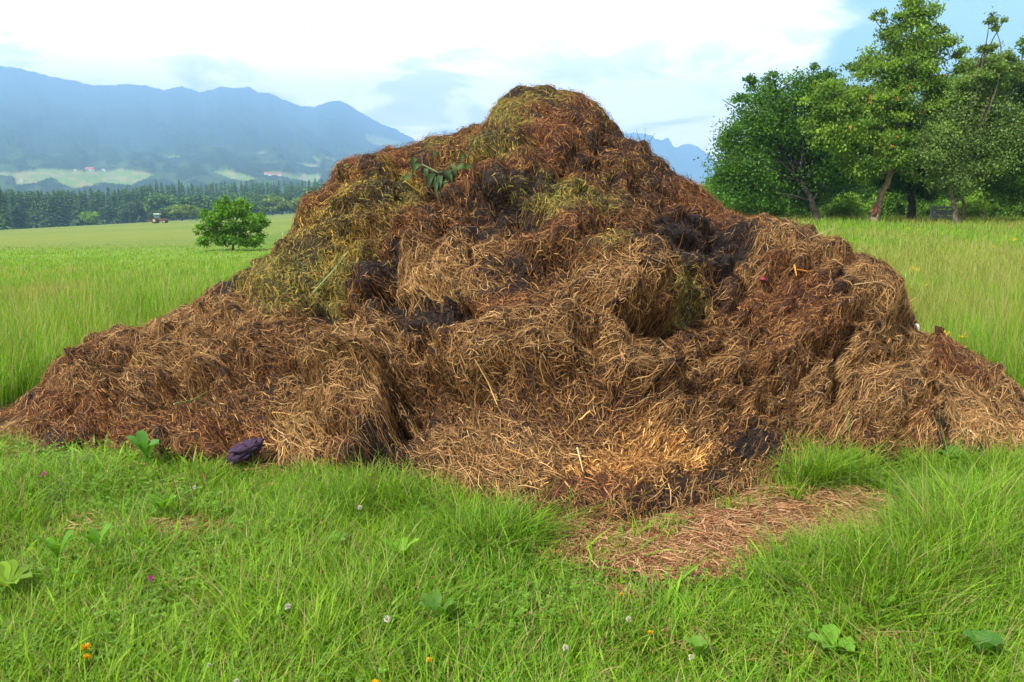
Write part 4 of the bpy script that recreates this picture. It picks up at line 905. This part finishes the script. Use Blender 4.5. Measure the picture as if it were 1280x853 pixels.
# painted red mark on the leaning trunk
P = at(1094.5, 263, 36 - .19); g_ = Geo(); g_.tube([P + [-.03, .09, -.22], P + [0, .09, 0], P + [.04, .09, .25]], .112, 12, (.26, .11, .09)); 
tr_ = [o for o in bpy.data.objects if o.name.startswith("orchard_tree") and "leaning pale" in o.get("label", "")][0]
g_.make("red_mark", M_bark, tr_, True)
# panel and posts under the orchard
pb = at(1178, 270, 37.5); z0 = float(gz(pb[0], pb[1])); g_ = Geo(); M_grey = flat("weathered_grey", (.16, .19, .24), .7, 0, .35, 8)
root = empty("grey_panel", (pb[0], pb[1], z0)); tag(root, "low weathered grey slatted panel standing under the orchard trees", "panel")
for k in range(4): g_.box((pb[0] - .52, pb[1] - .015, z0 + .14 + k * .14), (pb[0] + .52, pb[1] + .015, z0 + .24 + k * .14))
g_.make("slat_panel", M_grey, root); g_ = Geo(); g_.box((pb[0] - .56, pb[1] - .07, z0), (pb[0] - .49, pb[1] - .02, z0 + .78)); g_.make("post", M_grey, root); g_ = Geo(); g_.box((pb[0] + .49, pb[1] - .07, z0), (pb[0] + .56, pb[1] - .02, z0 + .78)); g_.make("post", M_grey, root)
def stake(px, py, Yd, h, r, label, col):
    p = at(px, py, Yd); z0 = float(gz(p[0], p[1])); g_ = Geo(); g_.tube([(p[0], p[1], z0 - .05), (p[0] + .01, p[1], z0 + h * .6), (p[0] + .015, p[1], p[2] if h is None else z0 + h)], [r, r * .95, r * .85], 7, col); tag(g_.make("wooden_stake", M_bark, None), label, "stake", "wooden stakes in the meadow")
stake(1230, 268, 37, .62, .035, "short pale stake in the grass before the right-hand shrubs", (.35, .32, .24))
stake(353, 296, 20, .95, .02, "thin pale wooden stake in the field beside the heap's left flank", (.5, .42, .2))

# the round bush in the left meadow
build_tree("bush", [(291, 312, 0), (290, 300, 0), (290, 285, 0)],
           [(290, 268, 20, 0), (265, 280, 16, 0), (315, 282, 16, 0), (275, 262, 14, 0), (305, 264, 14, 0), (262, 294, 14, 0), (290, 292, 20, 0), (318, 296, 12, 0), (258, 268, 8, 0), (325, 272, 8, 0), (279, 253, 6, 0), (281, 247, 3, 0), (330, 279, 6, 0), (250, 286, 7, 0), (306, 300, 12, 0), (275, 302, 12, 0), (298, 256, 7, 0), (322, 290, 9, 0), (256, 302, 7, 0)],
           29.5, 17000, .085, ((.085, .21, .03), (.16, .33, .035)), "round bright green bush standing alone at the crest of the left meadow", "bush", None, 160, (.10, .08, .05), .04, .11, zbase=float(gz(-9.8, 29.5)) - .05)

# ------------------------------------------------------------------ far forest
def conifer_mesh(seed):
    rg = np.random.default_rng(seed); H = 1.0; Vs = []; Cs = []
    lv = 34
    for k in range(lv):
        t = k / (lv - 1); z = .06 + .94 * t; r = .20 * (1 - t) ** .75 + .008; nb = int(13 - 6 * t)
        for q in range(nb):
            a_ = rg.random() * 6.28; rr = r * rg.uniform(.65, 1.15); wdt = .035 + .02 * (1 - t)
            d = np.array([math.cos(a_), math.sin(a_), 0]); s = np.array([-d[1], d[0], 0])
            z1 = z + rg.normal(0, .008); p0 = np.array([0, 0, z1 + .02]); p1 = d * rr * .6 + [0, 0, z1 - .01]; p2 = d * rr + [0, 0, z1 - .045 * (1 - t) - .012]
            Vs += [p0, p1 - s * wdt * .5 + [0, 0, -.012], p1 + s * wdt * .5 + [0, 0, -.012], p2]; c = np.array([.10, .19, .055]) * rg.uniform(.6, 1.7) + np.array([.012, .012, 0]) * (rg.random() < .3); Cs += [c] * 4
    V = np.array(Vs); n = len(V) // 4; k = (np.arange(n) * 4)[:, None]; T = np.concatenate([k + [[0, 1, 2]], k + [[1, 3, 2]]], 0)
    return V, T, np.array(Cs)
def broad_mesh(seed, c0, c1):
    rg = np.random.default_rng(seed); n = 2600; nc = 34
    cen = nrm(rg.normal(size=(nc, 3))) * (rg.random((nc, 1)) ** .4) * [.40, .40, .33] + [0, 0, .55]; id_ = rg.integers(0, nc, n)
    P = cen[id_] + rg.normal(0, .06, (n, 3)) * [1, 1, .7]; P[:, 2] = np.maximum(P[:, 2], .03); D_ = nrm(rg.normal(size=(n, 3)) + [0, 0, -.4]); U = nrm(np.cross(D_, rg.normal(size=(n, 3)) + [0, 0, 1])); tone = rg.uniform(.7, 1.3, nc)[id_][:, None]; pk = rg.random((n, 1))
    return leafquads(P, D_, U, np.full(n, .075), np.full(n, .06), (np.array(c0) * (1 - pk) + np.array(c1) * pk) * tone)
protos = {}
def far_tree(kind, seedk, x, y, h, wsc, label, cat, group, rz, name):
    key = (kind, seedk)
    z = float(gz(x, y))
    if key not in protos:
        if kind == 'spruce': V, T, C = conifer_mesh(seedk)
        else: V, T, C = broad_mesh(seedk, *{'y': ((.17, .26, .04), (.26, .34, .05)), 'g': ((.07, .15, .03), (.13, .23, .05)), 'd': ((.07, .12, .05), (.10, .15, .06)), 'b': ((.16, .34, .04), (.28, .45, .06))}[kind])
        cr_ = mesh_obj("crown", V, T, M_farleaf, None, C, fsize=3); g_ = Geo(); g_.tube([(0, 0, -.04), (0, 0, .35), (0, 0, .9 if kind == 'spruce' else .6)], [.014, .010, .003], 5, (.09, .07, .05)); tk = g_.make("trunk", M_bark, None)
        protos[key] = (cr_.data, tk.data); bpy.data.objects.remove(cr_); bpy.data.objects.remove(tk)
    root = bpy.data.objects.new(name, None); COL.objects.link(root); root.location = (x, y, z); root.rotation_euler = (0, 0, rz); root.scale = (h * wsc, h * wsc, h); tag(root, label, cat, group)
    for nm, d in zip(("crown", "trunk"), protos[key]):
        c = bpy.data.objects.new(nm, d); COL.objects.link(c); c.parent = root
rg = np.random.default_rng(55)
rows = [(0, 0), (1, 22), (2, 46), (3, 75)]
for (r_, dY) in rows:
    px = -40 + r_ * 3
    while px < 432:
        Yf_ = float(np.interp(px, [-40, 200, 300, 440], [360, 470, 540, 600])) + dY + rg.normal(0, 6)
        ax_, _ = ray(px + rg.normal(0, 1.5), 250.)
        hpx = float(np.interp(px, [-40, 20, 60, 190, 230, 300, 400, 440], [44, 40, 36, 36, 34, 34, 30, 28])) * rg.uniform(.86, 1.10)
        x_ = float(ax_) * Yf_; toppy = float(np.interp(px, [-40, 60, 150, 200, 260, 330, 440], [238, 241, 238, 231, 231, 229, 229])) + rg.normal(0, 2.2)
        ztop = float(at(px, toppy, Yf_)[2]); h = max(8.0, ztop - float(gz(x_, Yf_)))
        if not (r_ == 0 and px > 205):
            far_tree('spruce', int(rg.integers(1, 5)), x_, Yf_, h, rg.uniform(1.15, 1.8) * 18 / h, "dark spruce in the wood behind the mown field", "spruce", "spruces of the far forest", rg.random() * 6, "spruce_tree")
        px += rg.uniform(4.6, 7.6)
ax_, _ = ray(0, 250.); Yf_ = 300; x_ = float(ax_) * Yf_; far_tree('spruce', 7, x_, Yf_, 16.5, 1.5, "near dark spruce cut by the left edge of the picture", "spruce", None, 1, "spruce_tree")
def fb(kind, px, base_py, top_py, Yd, wsc, label, cat="tree", group="broadleaf trees along the forest edge", s=1):
    ax_, _ = ray(px, 250.); x_ = float(ax_) * Yd; zt = float(at(px, top_py, Yd)[2]); h = max(1.5, zt - float(gz(x_, Yd)))
    far_tree(kind, s, x_, Yd, h, wsc, label, cat, group, px * 1.7, "broadleaf_tree" if cat == "tree" else "bush")
fb('b', 110, 281, 262, 340, 1.2, "small bright green bush before the dark spruces on the left", "bush", None)
fb('d', 163, 0, 249, 400, 1.2, "dull grey green round tree in front of the spruces")
fb('d', 197, 0, 261, 262, 1.6, "pale round bush right behind the tractor", "bush", None, 2)
fb('y', 226, 0, 253, 330, 1.8, "yellow green bush right of the tractor", "bush", None, 1)
fb('y', 243, 0, 257, 345, 1.3, "smaller yellow green bush touching the lone round bush", "bush", None, 2)
for i, (x, t, k, lb) in enumerate([(205, 240, 'g', "olive tree above the tractor"), (240, 243, 'g', "green tree behind the yellow bush"), (262, 245, 'g', "green tree left behind the lone bush"), (340, 247, 'y', "yellow green tree right of the lone bush"), (352, 241, 'g', "taller olive tree right of the lone bush"), (362, 250, 'y', "low yellow green tree before the forest"), (375, 248, 'y', "round yellowish tree in the middle of the right group"), (386, 251, 'g', "round green tree near the heap's left flank"), (396, 246, 'b', "bright round tree close to the heap's left flank"), (408, 248, 'g', "last tree before the heap's left flank"), (300, 240, 'g', "green tree showing over the lone bush"), (330, 242, 'd', "grey green tree beside the lone bush"), (315, 244, 'g', "second green tree showing over the lone bush"), (405, 232, 'g', "tall pale tree where the forest meets the heap"), (418, 232, 'y', "tall yellowish tree cut by the heap")]):
    fb(k, x, 262, t - 3, 400 + (i % 3) * 12, 1.35 + .3 * (i % 2), lb, s=1 + i % 2)

# ------------------------------------------------------------------ tractor in the field
ax_, _ = ray(198, 250.); Yt = 240.0; tx = float(ax_) * Yt; tz = float(gz(tx, Yt))
root = empty("tractor", (tx, Yt, tz)); tag(root, "small tractor with pale green cab standing in the mown field", "tractor")
M_tg = flat("tractor_green", (.10, .22, .16), .4, 0, .15, 3); M_tr = flat("tractor_red", (.16, .06, .045), .5, 0, .2, 3); M_tw = flat("cab_roof_paint", (.62, .68, .66), .4, 0, .1, 3); M_rub = flat("tyre_rubber", (.03, .03, .03), .8, 0, .2, 10); M_gls = flat("cab_glass", (.10, .16, .18), .1, 0, .1, 2); M_rim = flat("rim_paint", (.5, .42, .1), .5, 0, .1, 4)
g_ = Geo(); g_.box((tx + .1, Yt - .45, tz + .7), (tx + 1.9, Yt + .45, tz + 1.35)); g_.box((tx + 1.9, Yt - .35, tz + .75), (tx + 2.1, Yt + .35, tz + 1.25)); g_.make("hood", M_tr, root)
g_ = Geo(); g_.box((tx - 1.7, Yt - .5, tz + .55), (tx + .1, Yt + .5, tz + 1.0)); g_.box((tx - 1.9, Yt - 1.05, tz + 1.35), (tx - .5, Yt - .55, tz + 1.5)); g_.box((tx - 1.9, Yt + .55, tz + 1.35), (tx - .5, Yt + 1.05, tz + 1.5)); g_.make("chassis", M_tr, root)
g_ = Geo()
for (dx, dy) in ((-1.4, -.6), (-1.4, .54), (.04, -.6), (.04, .54)): g_.box((tx + dx, Yt + dy, tz + 1.0), (tx + dx + .07, Yt + dy + .07, tz + 2.5))
g_.make("cab_frame", M_tg, root)
g_ = Geo(); g_.box((tx - 1.30, Yt - .56, tz + 1.2), (tx + .02, Yt + .50, tz + 2.4)); g_.make("cab_window", M_gls, root)
g_ = Geo(); g_.box((tx - 1.5, Yt - .72, tz + 2.502), (tx + .25, Yt + .72, tz + 2.72)); g_.box((tx - 1.35, Yt - .6, tz + 2.722), (tx + .1, Yt + .6, tz + 2.8)); g_.make("cab_roof", M_tw, root)
for (dx, dy, r) in ((-1.2, -.85, .8), (-1.2, .85, .8), (1.5, -.75, .48), (1.5, .75, .48)):
    g_ = Geo(); g_.tube([(tx + dx, Yt + dy - .2, tz + r), (tx + dx, Yt + dy - .17, tz + r), (tx + dx, Yt + dy + .17, tz + r), (tx + dx, Yt + dy + .2, tz + r)], [r * .85, r, r, r * .85], 20); whl = g_.make("wheel", M_rub, root)
    g_ = Geo(); g_.tube([(tx + dx, Yt + dy - .22, tz + r), (tx + dx, Yt + dy + .22, tz + r)], r * .5, 14); rm = g_.make("rim", M_rim, root); rm.parent = whl
g_ = Geo(); g_.tube([(tx + 1.2, Yt - .3, tz + 1.35), (tx + 1.2, Yt - .3, tz + 2.2)], .05, 8); g_.make("exhaust_pipe", M_rub, root)
g_ = Geo(); g_.box((tx - 3.4, Yt - 1.0, tz + .5), (tx - 2.1, Yt + 1.0, tz + .8)); g_.box((tx - 2.1, Yt - .1, tz + .5), (tx - 1.7, Yt + .1, tz + .6)); g_.make("mower", M_tr, root)

# ------------------------------------------------------------------ far farmhouses
M_wall = flat("far_render_wall", (.75, .73, .68), .8, 0, .08, .3); M_roof = flat("red_roof_tiles", (.55, .13, .08), .8, 0, .2, .4); M_win = flat("far_window", (.08, .08, .09), .3, 0, .1, 1)
PXm, Pm, mqx, mqy = mdat
def house(px, py, wpx, label, roofmat=M_roof, ratio=.55):
    d = (mqx[:-40] - px) ** 2 + ((mqy[:-40] - (py + 3)) * 2) ** 2; k = int(np.argmin(d)); j, i = divmod(k, mqx.shape[1]); P = Pm[j, i].copy()
    W_ = wpx / F * P[1]; Dp = W_ * .6; H_ = W_ * ratio * .5; Rf = W_ * ratio * .45; x, y, z = P; z -= 6
    root = empty("farmhouse", (x, y, z)); tag(root, label, "house", "houses at the foot of the mountains")
    g_ = Geo(); g_.box((x - W_ / 2, y - Dp / 2, z), (x + W_ / 2, y + Dp / 2, z + 6 + H_)); g_.make("wall", M_wall, root)
    e = W_ * .06; zb = z + 6 + H_ + .02
    g_ = Geo(); g_.add([(x - W_ / 2 - e, y - Dp / 2 - e, zb), (x + W_ / 2 + e, y - Dp / 2 - e, zb), (x + W_ / 2 + e, y + Dp / 2 + e, zb), (x - W_ / 2 - e, y + Dp / 2 + e, zb), (x - W_ / 2 - e, y, zb + Rf), (x + W_ / 2 + e, y, zb + Rf)], [(0, 1, 5, 4), (2, 3, 4, 5), (0, 4, 3), (1, 2, 5), (0, 3, 2, 1)]); g_.make("roof", roofmat, root)
    for q in (-.3, 0, .3):
        g_ = Geo(); g_.box((x + q * W_ - W_ * .04, y - Dp / 2 - .15, z + 6 + H_ * .35), (x + q * W_ + W_ * .04, y - Dp / 2 + .1, z + 6 + H_ * .7)); g_.make("window", M_win, root)
M_roof2 = flat("grey_roof_tiles", (.35, .33, .33), .8, 0, .2, .4)
house(113, 211, 9, "long red-roofed farmhouse above the wide pale field on the left"); house(129, 211.5, 4, "small white building right of the long red-roofed farmhouse", M_roof2, .9); house(94, 211, 5, "grey-roofed building left of the long red-roofed farmhouse", M_roof2)
for (x_, y_, w_, l_) in [(332, 218, 4, "leftmost house of the hamlet at the mountain foot"), (338, 219, 5, "largest red-roofed house of the hamlet"), (344, 217.5, 4, "rear red-roofed house of the hamlet"), (350, 219, 4, "rightmost house of the hamlet")]: house(x_, y_, w_, l_, ratio=.8)
house(28, 224, 4, "small house at the left end of the pale field", M_roof2, .8)

# ------------------------------------------------------------------ render settings
vs_ = scn.view_settings; vs_.view_transform = 'Standard'; vs_.look = 'None'; vs_.exposure = 0.80; vs_.gamma = 1.0; vs_.use_curve_mapping = False
cy = scn.cycles; cy.use_denoising = True; cy.max_bounces = 6; cy.diffuse_bounces = 3; cy.transmission_bounces = 4; cy.transparent_max_bounces = 4; cy.volume_bounces = 2
cy.use_adaptive_sampling = True; cy.adaptive_threshold = .02
